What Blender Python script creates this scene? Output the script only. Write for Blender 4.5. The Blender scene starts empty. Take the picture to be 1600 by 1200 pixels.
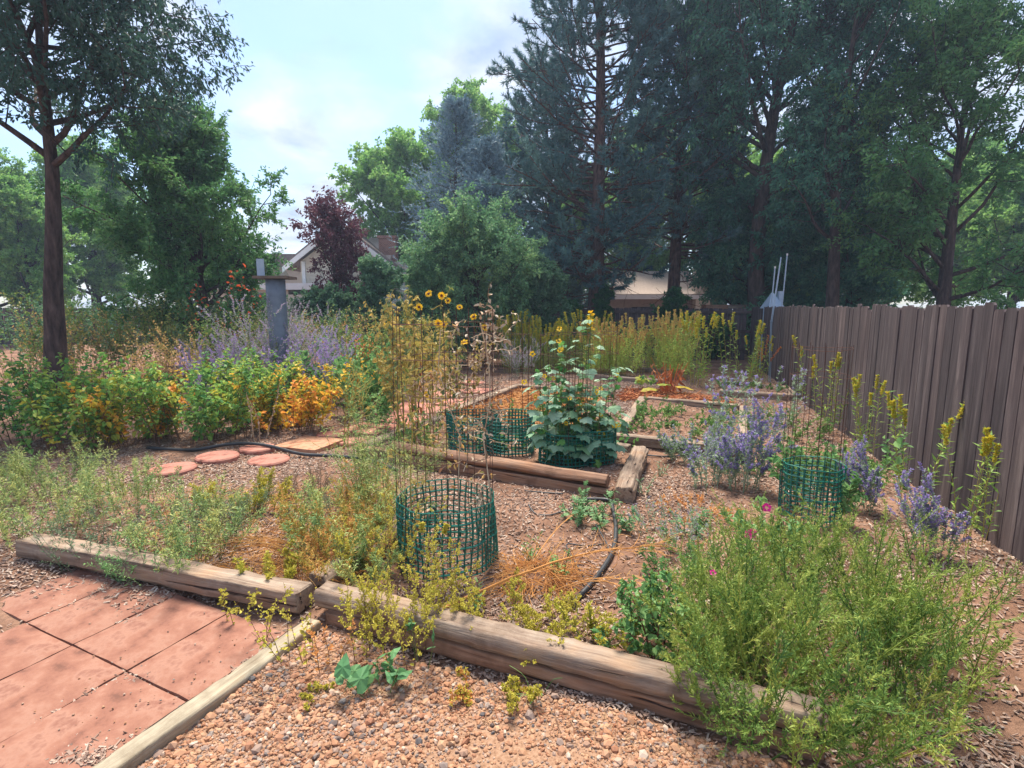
import bpy, math
import numpy as np
from mathutils import Vector

C = bpy.context.scene.collection
sc = bpy.context.scene
rng = np.random.default_rng(7)

# ------------------------------------------------------------------ camera, sky, sun, exposure
EYE, FPX = 1.65, 830.0
PITCH = math.atan(120 / FPX)
cam_d = bpy.data.cameras.new('camera')
cam = bpy.data.objects.new('camera', cam_d); C.objects.link(cam)
cam_d.sensor_width = 36; cam_d.lens = 36 * FPX / 1600
cam_d.clip_start = 0.05; cam_d.clip_end = 600
cam.location = (0, 0, EYE); cam.rotation_euler = (math.pi / 2 - PITCH, 0, 0)
sc.camera = cam

SUN_EL, SUN_AZ = math.radians(66), math.radians(-8)      # azimuth from +Y towards +X
w = bpy.data.worlds.new('World'); sc.world = w; w.use_nodes = True
nt = w.node_tree; nt.nodes.clear()
def N(t, **k):
    n = nt.nodes.new(t)
    for a, b in k.items(): setattr(n, a, b)
    return n
out = N('ShaderNodeOutputWorld')
sky = N('ShaderNodeTexSky', sky_type='NISHITA', sun_disc=False, sun_elevation=SUN_EL, sun_rotation=SUN_AZ)
bg = N('ShaderNodeBackground'); bg.inputs[1].default_value = 0.115
tint = N('ShaderNodeMix', data_type='RGBA', blend_type='MULTIPLY'); tint.inputs[0].default_value = 1; tint.inputs[7].default_value = (.92, .99, 1.06, 1)
nt.links.new(sky.outputs[0], tint.inputs[6]); nt.links.new(tint.outputs[2], bg.inputs[0])
tc = N('ShaderNodeTexCoord'); sep = N('ShaderNodeSeparateXYZ'); nt.links.new(tc.outputs['Generated'], sep.inputs[0])
add = N('ShaderNodeMath', operation='ADD'); nt.links.new(sep.outputs[2], add.inputs[0]); add.inputs[1].default_value = 0.22
mx = N('ShaderNodeMath', operation='MAXIMUM'); nt.links.new(add.outputs[0], mx.inputs[0]); mx.inputs[1].default_value = 0.05
comb = N('ShaderNodeCombineXYZ')
for i in (0, 1):
    d = N('ShaderNodeMath', operation='DIVIDE'); nt.links.new(sep.outputs[i], d.inputs[0]); nt.links.new(mx.outputs[0], d.inputs[1])
    nt.links.new(d.outputs[0], comb.inputs[i])
def cloudnoise(scale, detail, off, rough=0.55, dist=0.3):
    mp = N('ShaderNodeMapping'); mp.inputs[1].default_value = off
    nt.links.new(comb.outputs[0], mp.inputs[0])
    n = N('ShaderNodeTexNoise'); n.inputs['Scale'].default_value = scale; n.inputs['Detail'].default_value = detail
    n.inputs['Roughness'].default_value = rough; n.inputs['Distortion'].default_value = dist
    nt.links.new(mp.outputs[0], n.inputs['Vector']); return n
n1 = cloudnoise(1.5, 7, (3.1, 0.4, 0))
rp = N('ShaderNodeValToRGB'); rp.color_ramp.elements[0].position = 0.43; rp.color_ramp.elements[1].position = 0.60
rp.color_ramp.elements[0].color = (0.10, 0.10, 0.10, 1)
nt.links.new(n1.outputs[0], rp.inputs[0])
n2 = cloudnoise(3.2, 6, (7.7, 2.2, 0))
rc = N('ShaderNodeValToRGB')
rc.color_ramp.elements[0].position = 0.32; rc.color_ramp.elements[0].color = (0.44, 0.55, 0.76, 1)
rc.color_ramp.elements[1].position = 0.62; rc.color_ramp.elements[1].color = (0.82, 0.87, 0.98, 1)
nt.links.new(n2.outputs[0], rc.inputs[0])
bgc = N('ShaderNodeBackground'); bgc.inputs[1].default_value = 0.60
nt.links.new(rc.outputs[0], bgc.inputs[0])
mix = N('ShaderNodeMixShader'); nt.links.new(rp.outputs[0], mix.inputs[0])
nt.links.new(bg.outputs[0], mix.inputs[1]); nt.links.new(bgc.outputs[0], mix.inputs[2])
nt.links.new(mix.outputs[0], out.inputs[0])

sun_d = bpy.data.lights.new('sun', 'SUN'); sun_d.energy = 4.4; sun_d.angle = math.radians(20); sun_d.color = (1.0, 0.91, 0.77)
sun = bpy.data.objects.new('sun', sun_d); C.objects.link(sun)
sd = Vector((math.sin(SUN_AZ) * math.cos(SUN_EL), math.cos(SUN_AZ) * math.cos(SUN_EL), math.sin(SUN_EL)))
sun.rotation_euler = sd.to_track_quat('Z', 'Y').to_euler()
sun.location = sd * 50

sc.view_settings.view_transform = 'Standard'; sc.view_settings.look = 'None'
sc.view_settings.exposure = 1.12; sc.view_settings.gamma = 1; sc.view_settings.use_curve_mapping = False
sc.render.engine = 'CYCLES'
sc.cycles.max_bounces = 6; sc.cycles.diffuse_bounces = 4; sc.cycles.glossy_bounces = 2; sc.cycles.transmission_bounces = 4
sc.cycles.use_denoising = True

# ------------------------------------------------------------------ helpers
def at(px, py, z=0.0):
    """the point of the plane at height z seen at that pixel of the 1600x1200 photograph"""
    u = (px - 800) / FPX; v = (600 - py) / FPX
    dy = math.cos(PITCH) + v * math.sin(PITCH); dz = -math.sin(PITCH) + v * math.cos(PITCH)
    t = (z - EYE) / dz
    return (u * t, dy * t, z)
def up(px, py, Y):
    """the point at distance Y seen at that pixel"""
    u = (px - 800) / FPX; v = (600 - py) / FPX
    dy = math.cos(PITCH) + v * math.sin(PITCH); dz = -math.sin(PITCH) + v * math.cos(PITCH)
    t = Y / dy
    return (u * t, Y, EYE + dz * t)
def lin(r, g, b, k=1.0):
    f = lambda c: ((c / 255 + 0.055) / 1.055) ** 2.4 if c > 10 else c / 255 / 12.92
    return (f(r) * k, f(g) * k, f(b) * k, 1)
def nrm(v):
    return v / np.maximum(np.linalg.norm(v, axis=-1, keepdims=True), 1e-9)

class Geo:
    def __init__(s): s.v = []; s.l = []; s.c = []; s.t = []; s.n = 0
    def add(s, verts, loops, counts, tint):
        verts = np.asarray(verts, np.float32).reshape(-1, 3); counts = np.asarray(counts, np.int32).ravel()
        s.v.append(verts); s.l.append(np.asarray(loops, np.int64).ravel() + s.n); s.c.append(counts)
        s.t.append(np.broadcast_to(np.asarray(tint, np.float32), counts.shape).copy() if np.ndim(tint) == 0 else np.asarray(tint, np.float32).ravel())
        s.n += len(verts)
    def faces(s, verts, faces, tint=0.5):
        s.add(verts, [i for f in faces for i in f], [len(f) for f in faces], tint)
    def box(s, cx, cy, cz, sx, sy, sz, rz=0, tint=0.5):
        p = np.array([[x, y, z] for z in (-.5, .5) for x, y in ((-.5, -.5), (.5, -.5), (.5, .5), (-.5, .5))]) * (sx, sy, sz)
        c, q = math.cos(rz), math.sin(rz)
        p = np.stack([p[:, 0] * c - p[:, 1] * q + cx, p[:, 0] * q + p[:, 1] * c + cy, p[:, 2] + cz], 1)
        s.faces(p, [(3, 2, 1, 0), (4, 5, 6, 7), (0, 1, 5, 4), (1, 2, 6, 5), (2, 3, 7, 6), (3, 0, 4, 7)], tint)
    def inst(s, tv, tf, P, X, Y, Z, tint):
        """copies of a small template: columns X, Y, Z (already scaled) carry its axes"""
        tv = np.asarray(tv, float); n = len(P); k = len(tv)
        V = P[:, None, :] + tv[None, :, 0, None] * X[:, None, :] + tv[None, :, 1, None] * Y[:, None, :] + tv[None, :, 2, None] * Z[:, None, :]
        fl = np.array([i for f in tf for i in f]); fc = np.array([len(f) for f in tf])
        L = (np.arange(n) * k)[:, None] + fl[None]
        s.add(V, L, np.tile(fc, n), np.repeat(np.broadcast_to(tint, (n,)), len(tf)))
    def tubes(s, P, R, k=4, tint=0.5):
        """P (n,m,3) polylines, R (n,m) radii"""
        P = np.asarray(P, float); n, m, _ = P.shape
        R = np.broadcast_to(np.asarray(R, float), (n, m))
        T = nrm(np.gradient(P, axis=1))
        ref = np.where(np.abs(T[:, :1, 2:3]) > 0.9, np.array([1., 0, 0]), np.array([0., 0, 1.]))
        A = nrm(np.cross(T, np.broadcast_to(ref, T.shape))); B = np.cross(T, A)
        a = np.arange(k) * 2 * math.pi / k
        V = P[:, :, None] + R[:, :, None, None] * (np.cos(a)[None, None, :, None] * A[:, :, None] + np.sin(a)[None, None, :, None] * B[:, :, None])
        i, j = np.meshgrid(np.arange(m - 1), np.arange(k), indexing='ij'); j2 = (j + 1) % k
        q = np.stack([i * k + j, i * k + j2, (i + 1) * k + j2, (i + 1) * k + j], -1).reshape(-1)
        L = (np.arange(n) * m * k)[:, None] + q[None]
        t = np.repeat(np.broadcast_to(tint, (n,)), (m - 1) * k)
        s.add(V, L, np.full(n * (m - 1) * k, 4), t)
        cap = np.concatenate([np.arange(k)[::-1], (m - 1) * k + np.arange(k)])
        base = s.n - n * m * k
        s.l.append((base + (np.arange(n) * m * k)[:, None] + cap[None]).ravel()); s.c.append(np.full(2 * n, k, np.int32))
        s.t.append(np.repeat(np.broadcast_to(np.asarray(tint, np.float32), (n,)), 2))
    def build(s, name, mat, parent=None, smooth=False, loc=None):
        me = bpy.data.meshes.new(name)
        v = np.concatenate(s.v) if s.v else np.zeros((0, 3)); l = np.concatenate(s.l); c = np.concatenate(s.c)
        me.vertices.add(len(v)); me.vertices.foreach_set('co', v.astype(np.float32).ravel())
        me.loops.add(len(l)); me.loops.foreach_set('vertex_index', l.astype(np.int32))
        me.polygons.add(len(c)); me.polygons.foreach_set('loop_start', np.concatenate([[0], np.cumsum(c)[:-1]]).astype(np.int32))
        me.update(calc_edges=True)
        at_ = me.attributes.new('tint', 'FLOAT', 'FACE'); at_.data.foreach_set('value', np.concatenate(s.t).astype(np.float32))
        me.polygons.foreach_set('use_smooth', np.full(len(c), smooth))
        me.materials.append(mat)
        o = bpy.data.objects.new(name, me); C.objects.link(o)
        if parent: o.parent = parent
        if loc is not None: o.location = loc
        return o

def tag(o, label=None, cat=None, group=None, kind=None):
    if label: o['label'] = label
    if cat: o['category'] = cat
    if group: o['group'] = group
    if kind: o['kind'] = kind
    return o
def thing(name, label, cat, loc=(0, 0, 0), rz=0, group=None, scale=1):
    o = bpy.data.objects.new(name, None); C.objects.link(o)
    o.empty_display_size = 0.2
    o.location = loc; o.rotation_euler = (0, 0, rz); o.scale = (scale,) * 3
    return tag(o, label, cat, group)
def dup(o, loc, rz=0, scale=1, label=None, group=None, tilt=0):
    r = o.copy(); C.objects.link(r); r.location = loc; r.rotation_euler = (tilt * rng.normal(), tilt * rng.normal(), rz)
    r.scale = (scale,) * 3 if np.ndim(scale) == 0 else scale
    if label: r['label'] = label
    if group: r['group'] = group
    for ch in list(o.children):
        c = ch.copy(); C.objects.link(c); c.parent = r
        for g in list(ch.children):
            e = g.copy(); C.objects.link(e); e.parent = c
    return r

# ------------------------------------------------------------------ materials
def newmat(name):
    m = bpy.data.materials.new(name); m.use_nodes = True
    t = m.node_tree; t.nodes.clear()
    o = t.nodes.new('ShaderNodeOutputMaterial'); b = t.nodes.new('ShaderNodeBsdfPrincipled')
    t.links.new(b.outputs[0], o.inputs[0])
    return m, t, b, o
def ramp(t, stops, interp='LINEAR'):
    r = t.nodes.new('ShaderNodeValToRGB'); r.color_ramp.interpolation = interp
    e = r.color_ramp.elements
    while len(e) < len(stops): e.new(0.5)
    for i, (p, c) in enumerate(stops): e[i].position = p; e[i].color = c
    return r
def noise(t, scale, detail=4, rough=0.6, vec=None, dist=0):
    n = t.nodes.new('ShaderNodeTexNoise'); n.inputs['Scale'].default_value = scale; n.inputs['Detail'].default_value = detail
    n.inputs['Roughness'].default_value = rough; n.inputs['Distortion'].default_value = dist
    if vec: t.links.new(vec, n.inputs['Vector'])
    return n
def coords(t, scale=(1, 1, 1), kind='Object'):
    c = t.nodes.new('ShaderNodeTexCoord'); m = t.nodes.new('ShaderNodeMapping'); m.inputs[3].default_value = scale
    t.links.new(c.outputs[kind], m.inputs[0]); return m.outputs[0]
def bump(t, b, src, strength=0.4, dist=0.01):
    u = t.nodes.new('ShaderNodeBump'); u.inputs['Strength'].default_value = strength; u.inputs['Distance'].default_value = dist
    t.links.new(src, u.inputs['Height']); t.links.new(u.outputs[0], b.inputs['Normal'])
def leafmat(name, cols, transl=0.36, rough=0.55, k=1.0, spec=0.3):
    m, t, b, o = newmat(name)
    a = t.nodes.new('ShaderNodeAttribute'); a.attribute_name = 'tint'
    n = len(cols)
    r = ramp(t, [(i / max(n - 1, 1), lin(*c, k)) for i, c in enumerate(cols)])
    t.links.new(a.outputs['Fac'], r.inputs[0]); t.links.new(r.outputs[0], b.inputs['Base Color'])
    b.inputs['Roughness'].default_value = rough; b.inputs['Specular IOR Level'].default_value = spec
    if transl > 0:
        tr = t.nodes.new('ShaderNodeBsdfTranslucent'); t.links.new(r.outputs[0], tr.inputs[0])
        mx = t.nodes.new('ShaderNodeMixShader'); mx.inputs[0].default_value = transl
        t.links.new(b.outputs[0], mx.inputs[1]); t.links.new(tr.outputs[0], mx.inputs[2]); t.links.new(mx.outputs[0], o.inputs[0])
    return m
def plainmat(name, cols, scale=6, rough=0.8, k=1.0, metal=0, stretch=(1, 1, 1), bmp=0.2, bd=0.01, detail=6, lo=0.3, hi=0.7, spec=0.3):
    m, t, b, o = newmat(name)
    n = noise(t, scale, detail, 0.65, coords(t, stretch))
    r = ramp(t, [(lo + (hi - lo) * i / max(len(cols) - 1, 1), lin(*c, k)) for i, c in enumerate(cols)])
    t.links.new(n.outputs[0], r.inputs[0]); t.links.new(r.outputs[0], b.inputs['Base Color'])
    b.inputs['Roughness'].default_value = rough; b.inputs['Metallic'].default_value = metal; b.inputs['Specular IOR Level'].default_value = spec
    if bmp: bump(t, b, n.outputs[0], bmp, bd)
    return m
def woodmat(name, cols, k=1.0, along=1.3, across=28, cracks=True, spec=0.2, blotch=None):
    """weathered timber, grain along local X"""
    m, t, b, o = newmat(name)
    oi = t.nodes.new('ShaderNodeObjectInfo')
    co = coords(t, (along, across, across))
    va = t.nodes.new('ShaderNodeVectorMath'); va.operation = 'ADD'; t.links.new(co, va.inputs[0])
    mu = t.nodes.new('ShaderNodeMath'); mu.operation = 'MULTIPLY'; mu.inputs[1].default_value = 37; t.links.new(oi.outputs['Random'], mu.inputs[0])
    t.links.new(mu.outputs[0], va.inputs[1])
    n = noise(t, 1.0, 8, 0.7, va.outputs[0], 0.6)
    r = ramp(t, [(0.28 + 0.44 * i / (len(cols) - 1), lin(*c, k)) for i, c in enumerate(cols)])
    t.links.new(n.outputs[0], r.inputs[0])
    n2 = noise(t, 3.5, 5, 0.65, coords(t))
    mixc = t.nodes.new('ShaderNodeMix'); mixc.data_type = 'RGBA'; mixc.blend_type = 'MULTIPLY'
    mixc.inputs[0].default_value = 1.0
    r2 = ramp(t, [(0.33, (0.62, 0.58, 0.55, 1)), (0.5, (1, 1, 1, 1)), (0.68, (1.12, 1.0, 0.88, 1))])
    t.links.new(n2.outputs[0], r2.inputs[0])
    t.links.new(r.outputs[0], mixc.inputs[6]); t.links.new(r2.outputs[0], mixc.inputs[7])
    col = mixc.outputs[2]
    h = n.outputs[0]
    if cracks:
        n3 = noise(t, 1.0, 3, 0.5, None, 0.4)
        co3 = coords(t, (along * 0.9, across * 1.1, across * 1.1))
        va3 = t.nodes.new('ShaderNodeVectorMath'); va3.operation = 'ADD'; t.links.new(co3, va3.inputs[0]); t.links.new(mu.outputs[0], va3.inputs[1])
        t.links.new(va3.outputs[0], n3.inputs['Vector'])
        r3 = ramp(t, [(0.335, (0, 0, 0, 1)), (0.375, (1, 1, 1, 1))]); t.links.new(n3.outputs[0], r3.inputs[0])
        mc = t.nodes.new('ShaderNodeMix'); mc.data_type = 'RGBA'; t.links.new(r3.outputs[0], mc.inputs[0])
        mc.inputs[6].default_value = lin(48, 38, 34); t.links.new(col, mc.inputs[7]); col = mc.outputs[2]
        ad = t.nodes.new('ShaderNodeMath'); ad.operation = 'MULTIPLY'; t.links.new(h, ad.inputs[0]); t.links.new(r3.outputs[0], ad.inputs[1]); h = ad.outputs[0]
    t.links.new(col, b.inputs['Base Color'])
    b.inputs['Roughness'].default_value = 0.85; b.inputs['Specular IOR Level'].default_value = spec
    bump(t, b, h, 0.7, 0.012)
    return m

M = {}
M['timber'] = woodmat('weathered_timber', [(104, 86, 76), (154, 132, 116), (182, 162, 144), (204, 188, 170)], 0.66)
M['timber_brown'] = woodmat('brown_timber', [(92, 66, 54), (140, 106, 86), (162, 128, 106), (182, 150, 126)], 0.84)
M['board'] = woodmat('grey_board', [(118, 104, 88), (172, 158, 136), (200, 188, 164), (214, 204, 184)], 0.64)
M['fence'] = woodmat('fence_boards', [(70, 58, 58), (108, 92, 92), (134, 118, 116), (158, 142, 136)], 0.5, 0.7, 22)
M['bark'] = plainmat('bark', [(46, 38, 36), (84, 70, 66), (112, 96, 90)], 5, 0.95, 0.8, stretch=(3, 3, 0.7), bmp=1.0, bd=0.05)
M['bark_red'] = plainmat('pine_bark', [(52, 40, 38), (104, 78, 70), (140, 108, 96)], 5, 0.95, 0.8, stretch=(3, 3, 0.8), bmp=1.0, bd=0.06)
M['twig'] = plainmat('twig', [(70, 58, 48), (98, 84, 70)], 20, 0.9, 0.8, bmp=0)
M['wire'] = plainmat('rusty_wire', [(74, 48, 40), (112, 76, 62)], 30, 0.75, 0.8, bmp=0)
M['net'] = plainmat('green_plastic_net', [(10, 100, 88), (22, 132, 112)], 9, 0.5, 0.75, bmp=0, spec=0.5)
M['hose'] = plainmat('black_hose', [(38, 40, 44), (70, 72, 78)], 8, 0.5, 0.7, bmp=0, spec=0.5)
M['stone'] = plainmat('red_concrete', [(128, 84, 72), (182, 120, 104), (200, 138, 122), (176, 128, 112)], 9, 0.9, 0.7, bmp=0.5, bd=0.006, lo=.36, hi=.64, detail=10)
M['stone_tan'] = plainmat('orange_concrete', [(150, 104, 80), (198, 142, 110), (212, 162, 130), (180, 134, 108)], 8, 0.9, 0.7, bmp=0.5, bd=0.006, lo=.36, hi=.64, detail=10)
M['paver'] = plainmat('stamped_paver', [(146, 100, 84), (178, 122, 102), (190, 134, 112), (202, 150, 128), (174, 120, 102)], 5, 0.9, 0.5, bmp=0.8, bd=0.012, lo=.36, hi=.64, detail=10)
M['metal'] = plainmat('galvanised_metal', [(112, 122, 138), (140, 150, 166)], 4, 0.55, 0.75, metal=0.15, bmp=0)
M['metal_light'] = plainmat('light_metal', [(150, 172, 196), (184, 200, 216)], 4, 0.5, 0.8, metal=0.1, bmp=0)
M['rust'] = plainmat('rusty_plate', [(110, 92, 84), (150, 126, 110)], 9, 0.8, 0.7, bmp=0.2)
M['siding'] = plainmat('beige_siding', [(196, 184, 168), (212, 200, 184)], 3, 0.8, 0.8, bmp=0)
M['trimw'] = plainmat('white_trim', [(214, 214, 216), (228, 228, 228)], 3, 0.7, 0.85, bmp=0)
M['roof'] = plainmat('roof_shingle', [(120, 108, 104), (156, 142, 134)], 18, 0.9, 0.7, bmp=0.3)
M['roof_tan'] = plainmat('tan_shingle', [(186, 166, 152), (212, 192, 178)], 14, 0.9, 0.75, bmp=0.2)
M['stucco'] = plainmat('tan_wall', [(150, 132, 120), (170, 152, 138)], 6, 0.9, 0.7, bmp=0.1)
M['dark_glass'] = plainmat('window_glass', [(40, 42, 48), (60, 62, 70)], 2, 0.15, 0.6, bmp=0, spec=0.6)
def brickmat():
    m, t, b, o = newmat('brick')
    br = t.nodes.new('ShaderNodeTexBrick'); br.inputs['Scale'].default_value = 4.5
    br.inputs['Color1'].default_value = lin(150, 92, 74, .7); br.inputs['Color2'].default_value = lin(178, 118, 98, .7); br.inputs['Mortar'].default_value = lin(190, 176, 166, .7)
    t.links.new(coords(t, (1, 1, 1), 'Generated'), br.inputs[0])
    mp = t.nodes.new('ShaderNodeMapping'); c = t.nodes.new('ShaderNodeTexCoord'); mp.inputs[2].default_value = (math.pi / 2, 0, 0)
    t.links.new(c.outputs['Object'], mp.inputs[0]); t.links.new(mp.outputs[0], br.inputs[0])
    t.links.new(br.outputs[0], b.inputs['Base Color']); b.inputs['Roughness'].default_value = 0.9
    return m
M['brick'] = brickmat()
def soilmat():
    m, t, b, o = newmat('soil')
    co = coords(t)
    n = noise(t, 1.1, 8, 0.62, co, 0.4); n2 = noise(t, 38, 6, 0.75, co)
    r = ramp(t, [(0.3, lin(112, 84, 70, .7)), (0.46, lin(156, 120, 100, .7)), (0.58, lin(178, 140, 118, .7)), (0.72, lin(142, 114, 98, .7))])
    r2 = ramp(t, [(0.3, (0.5, 0.48, 0.46, 1)), (0.5, (0.95, 0.95, 0.95, 1)), (0.7, (1.25, 1.2, 1.15, 1))])
    t.links.new(n.outputs[0], r.inputs[0]); t.links.new(n2.outputs[0], r2.inputs[0])
    mx = t.nodes.new('ShaderNodeMix'); mx.data_type = 'RGBA'; mx.blend_type = 'MULTIPLY'; mx.inputs[0].default_value = 1
    t.links.new(r.outputs[0], mx.inputs[6]); t.links.new(r2.outputs[0], mx.inputs[7]); t.links.new(mx.outputs[2], b.inputs['Base Color'])
    b.inputs['Roughness'].default_value = 0.95; b.inputs['Specular IOR Level'].default_value = 0.1
    bump(t, b, n2.outputs[0], 0.9, 0.02)
    return m
M['soil'] = soilmat()
M['sand'] = plainmat('sandy_grit', [(150, 114, 90), (190, 150, 122), (212, 176, 148)], 70, 0.95, 0.56, bmp=0.8, bd=0.008, spec=0.1)
M['pebble'] = leafmat('pebbles', [(120, 104, 98), (196, 144, 106), (206, 150, 114), (224, 178, 140), (180, 124, 94), (214, 162, 126), (152, 138, 132), (206, 164, 138), (228, 206, 186), (112, 106, 106)], 0, 0.75, 0.58)
M['chip'] = leafmat('wood_chips', [(112, 90, 80), (164, 134, 118), (194, 166, 148), (146, 116, 102), (212, 188, 170), (176, 144, 126), (222, 206, 190)], 0, 0.9, 0.66)
M['straw'] = leafmat('dry_straw', [(190, 130, 66), (214, 154, 84), (226, 178, 112)], 0.15, 0.8, 0.8)
M['straw_orange'] = leafmat('orange_straw', [(190, 124, 66), (214, 150, 84), (226, 172, 108)], 0.1, 0.8, 0.82)
M['litter'] = leafmat('leaf_litter', [(176, 96, 60), (206, 126, 80), (222, 156, 104), (160, 90, 60)], 0.1, 0.9, 0.8)
M['litter_mix'] = leafmat('mixed_litter', [(120, 84, 66), (176, 140, 108), (206, 176, 136), (170, 96, 60)], 0.1, 0.9, 0.8)
M['vine_dry'] = leafmat('dried_vine', [(178, 150, 122), (206, 184, 156), (220, 204, 180)], 0, 0.9, 0.8)
M['stem_y'] = leafmat('yellow_stems', [(170, 150, 70), (206, 186, 96)], 0, 0.8, 0.8)
M['stem_g'] = leafmat('green_stems', [(96, 116, 60), (140, 150, 84)], 0, 0.7, 0.8)
M['stem_r'] = leafmat('red_stems', [(90, 44, 44), (120, 64, 56)], 0, 0.7, 0.8)
M['stem_br'] = leafmat('brown_stems', [(100, 72, 60), (136, 104, 84)], 0, 0.8, 0.8)
# leaves
LF = lambda n, *c, **k: M.__setitem__(n, leafmat(n, list(c), **k))
LF('leaf_ash', (54, 98, 62), (88, 134, 80), (130, 168, 100), k=1.1, transl=.42)
LF('leaf_locust', (60, 92, 84), (84, 122, 104), k=0.8)
LF('leaf_cotton', (82, 126, 66), (118, 162, 84), (166, 196, 112), k=1.15, transl=.42)
LF('leaf_apple', (70, 114, 84), (108, 152, 108), (160, 190, 124), k=1.05, transl=.4)
LF('leaf_plum', (78, 44, 60), (108, 60, 76), (134, 88, 100), k=0.95, transl=0.25)
LF('leaf_shrub', (54, 92, 76), (88, 128, 94), (128, 162, 120), k=1.0)
LF('leaf_rightash', (40, 84, 76), (70, 122, 98), (118, 166, 122), k=1.1)
LF('needle_pine', (52, 84, 92), (80, 118, 120), (126, 162, 146), k=1.1, transl=0.15)
LF('needle_dead', (110, 72, 58), (140, 96, 76), k=0.7, transl=0.1)
LF('needle_spruce', (92, 124, 144), (126, 158, 174), (166, 194, 204), k=0.8, transl=0.15)
LF('leaf_ivy', (30, 74, 50), (58, 112, 66), (92, 146, 82), k=0.8)
LF('leaf_rasp', (58, 108, 62), (84, 138, 74), (124, 168, 84), (170, 186, 84), (214, 192, 70))
LF('leaf_rasp_autumn', (92, 138, 64), (150, 164, 64), (210, 186, 64), (228, 180, 66), (230, 158, 70), (206, 122, 66))
LF('leaf_rose', (58, 96, 52), (96, 132, 66), (140, 160, 84), (188, 170, 96))
LF('leaf_tan', (196, 150, 96), (214, 176, 110), (150, 150, 84), (180, 120, 90))
LF('leaf_sagegrey', (120, 146, 112), (152, 174, 142), (184, 200, 174))
LF('petal_sage', (146, 124, 196), (168, 148, 212), (192, 176, 218))
LF('petal_catmint', (154, 120, 190), (178, 146, 212), (186, 166, 196))
LF('seed_mauve', (158, 138, 172), (184, 164, 196), (176, 166, 168))
LF('leaf_goldenrod', (92, 136, 66), (134, 166, 76), (176, 190, 90))
LF('leaf_goldenstand', (130, 176, 84), (176, 204, 98), (212, 214, 114), (122, 170, 82), k=1.2, transl=.42)
LF('plume_yellow', (176, 176, 40), (206, 196, 56), (216, 190, 80))
LF('plume_tan', (216, 178, 96), (232, 202, 124), (210, 170, 112))
LF('leaf_sunfl', (120, 128, 62), (168, 154, 80), (196, 168, 96), (112, 128, 84), (90, 116, 70))
LF('petal_yellow', (232, 182, 20), (244, 204, 50), k=1.0)
LF('disc_brown', (90, 48, 36), (120, 66, 44))
LF('disc_rust', (150, 80, 44), (176, 104, 60))
LF('leaf_cuke', (100, 150, 110), (128, 170, 136), (166, 194, 166), (112, 160, 98), rough=0.5)
LF('leaf_cuke_low', (44, 100, 60), (80, 136, 70), (120, 164, 80))
LF('leaf_feather', (88, 126, 78), (128, 158, 96), (172, 184, 112), (200, 190, 110))
LF('leaf_buck', (150, 156, 56), (184, 180, 70), (202, 190, 84), (150, 140, 60))
LF('head_yellow', (190, 180, 70), (214, 204, 96))
LF('leaf_bind', (84, 138, 92), (116, 164, 108))
LF('leaf_kochia', (80, 118, 60), (116, 148, 70), (162, 180, 88), (190, 190, 98), k=.9)
LF('leaf_weed', (82, 132, 78), (116, 160, 98), (152, 186, 116))
LF('leaf_thistle', (74, 122, 78), (110, 150, 100), (142, 170, 120))
LF('leaf_mixed', (112, 140, 78), (166, 170, 84), (204, 172, 96), (208, 150, 88), (124, 148, 84))
LF('leaf_herb', (86, 112, 88), (116, 140, 106), (142, 160, 124))
LF('leaf_thyme', (120, 104, 92), (146, 130, 108), (120, 130, 90))
LF('leaf_orange', (208, 142, 84), (222, 164, 100), (186, 144, 90))
LF('leaf_rhub', (190, 92, 50), (214, 122, 58), (206, 150, 80))
LF('petal_trumpet', (206, 84, 48), (226, 110, 66))
LF('petal_pink', (222, 30, 140), (236, 70, 168))
LF('leaf_ground', (70, 118, 64), (108, 148, 78), (150, 172, 96))

# ------------------------------------------------------------------ templates and growth
def leaf_t(w1=.5, w2=.42, fold=.16, curl=-.15):
    return ([(0, 0, 0), (w1, .33, fold), (w2, .68, fold + curl * .5), (0, 1, curl), (-w2, .68, fold + curl * .5), (-w1, .33, fold)],
            [(0, 1, 2, 3), (0, 3, 4, 5)])
T_OVAL = leaf_t()
T_DIA = ([(0, 0, 0), (.5, .45, .1), (0, 1, -.12), (-.5, .45, .1)], [(0, 1, 2, 3)])
T_NEEDLE = ([(-.5, 0, 0), (.5, 0, 0), (0, 1, 0)], [(0, 1, 2)])
def fan(outline, cz=.06, droop=.3, cy=.38):
    v = [(0, cy, cz)] + [(x, y, -droop * (x * x + (y - cy) ** 2) + .03 * (-1) ** i) for i, (x, y) in enumerate(outline)]
    n = len(outline)
    return v, [(0, 1 + i, 1 + (i + 1) % n) for i in range(n)]
_h = [(0, .1), (.2, -.06), (.42, .06), (.54, .3), (.44, .44), (.46, .62), (.24, .72), (0, 1.0)]
T_PALM = fan(_h + [(-x, y) for x, y in _h[-2:0:-1]])
_b = [(0, .12), (.22, -.08), (.44, .0), (.46, .26), (.34, .52), (.16, .8), (0, 1.0)]
T_HEART = fan(_b + [(-x, y) for x, y in _b[-2:0:-1]], .04, .22)
_d = [(0, 0), (.1, .1), (.42, .16), (.16, .3), (.5, .42), (.18, .55), (.36, .72), (.12, .78), (0, 1)]
T_LOBE = fan(_d + [(-x, y) for x, y in _d[-2:0:-1]], .03, .25)

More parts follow.
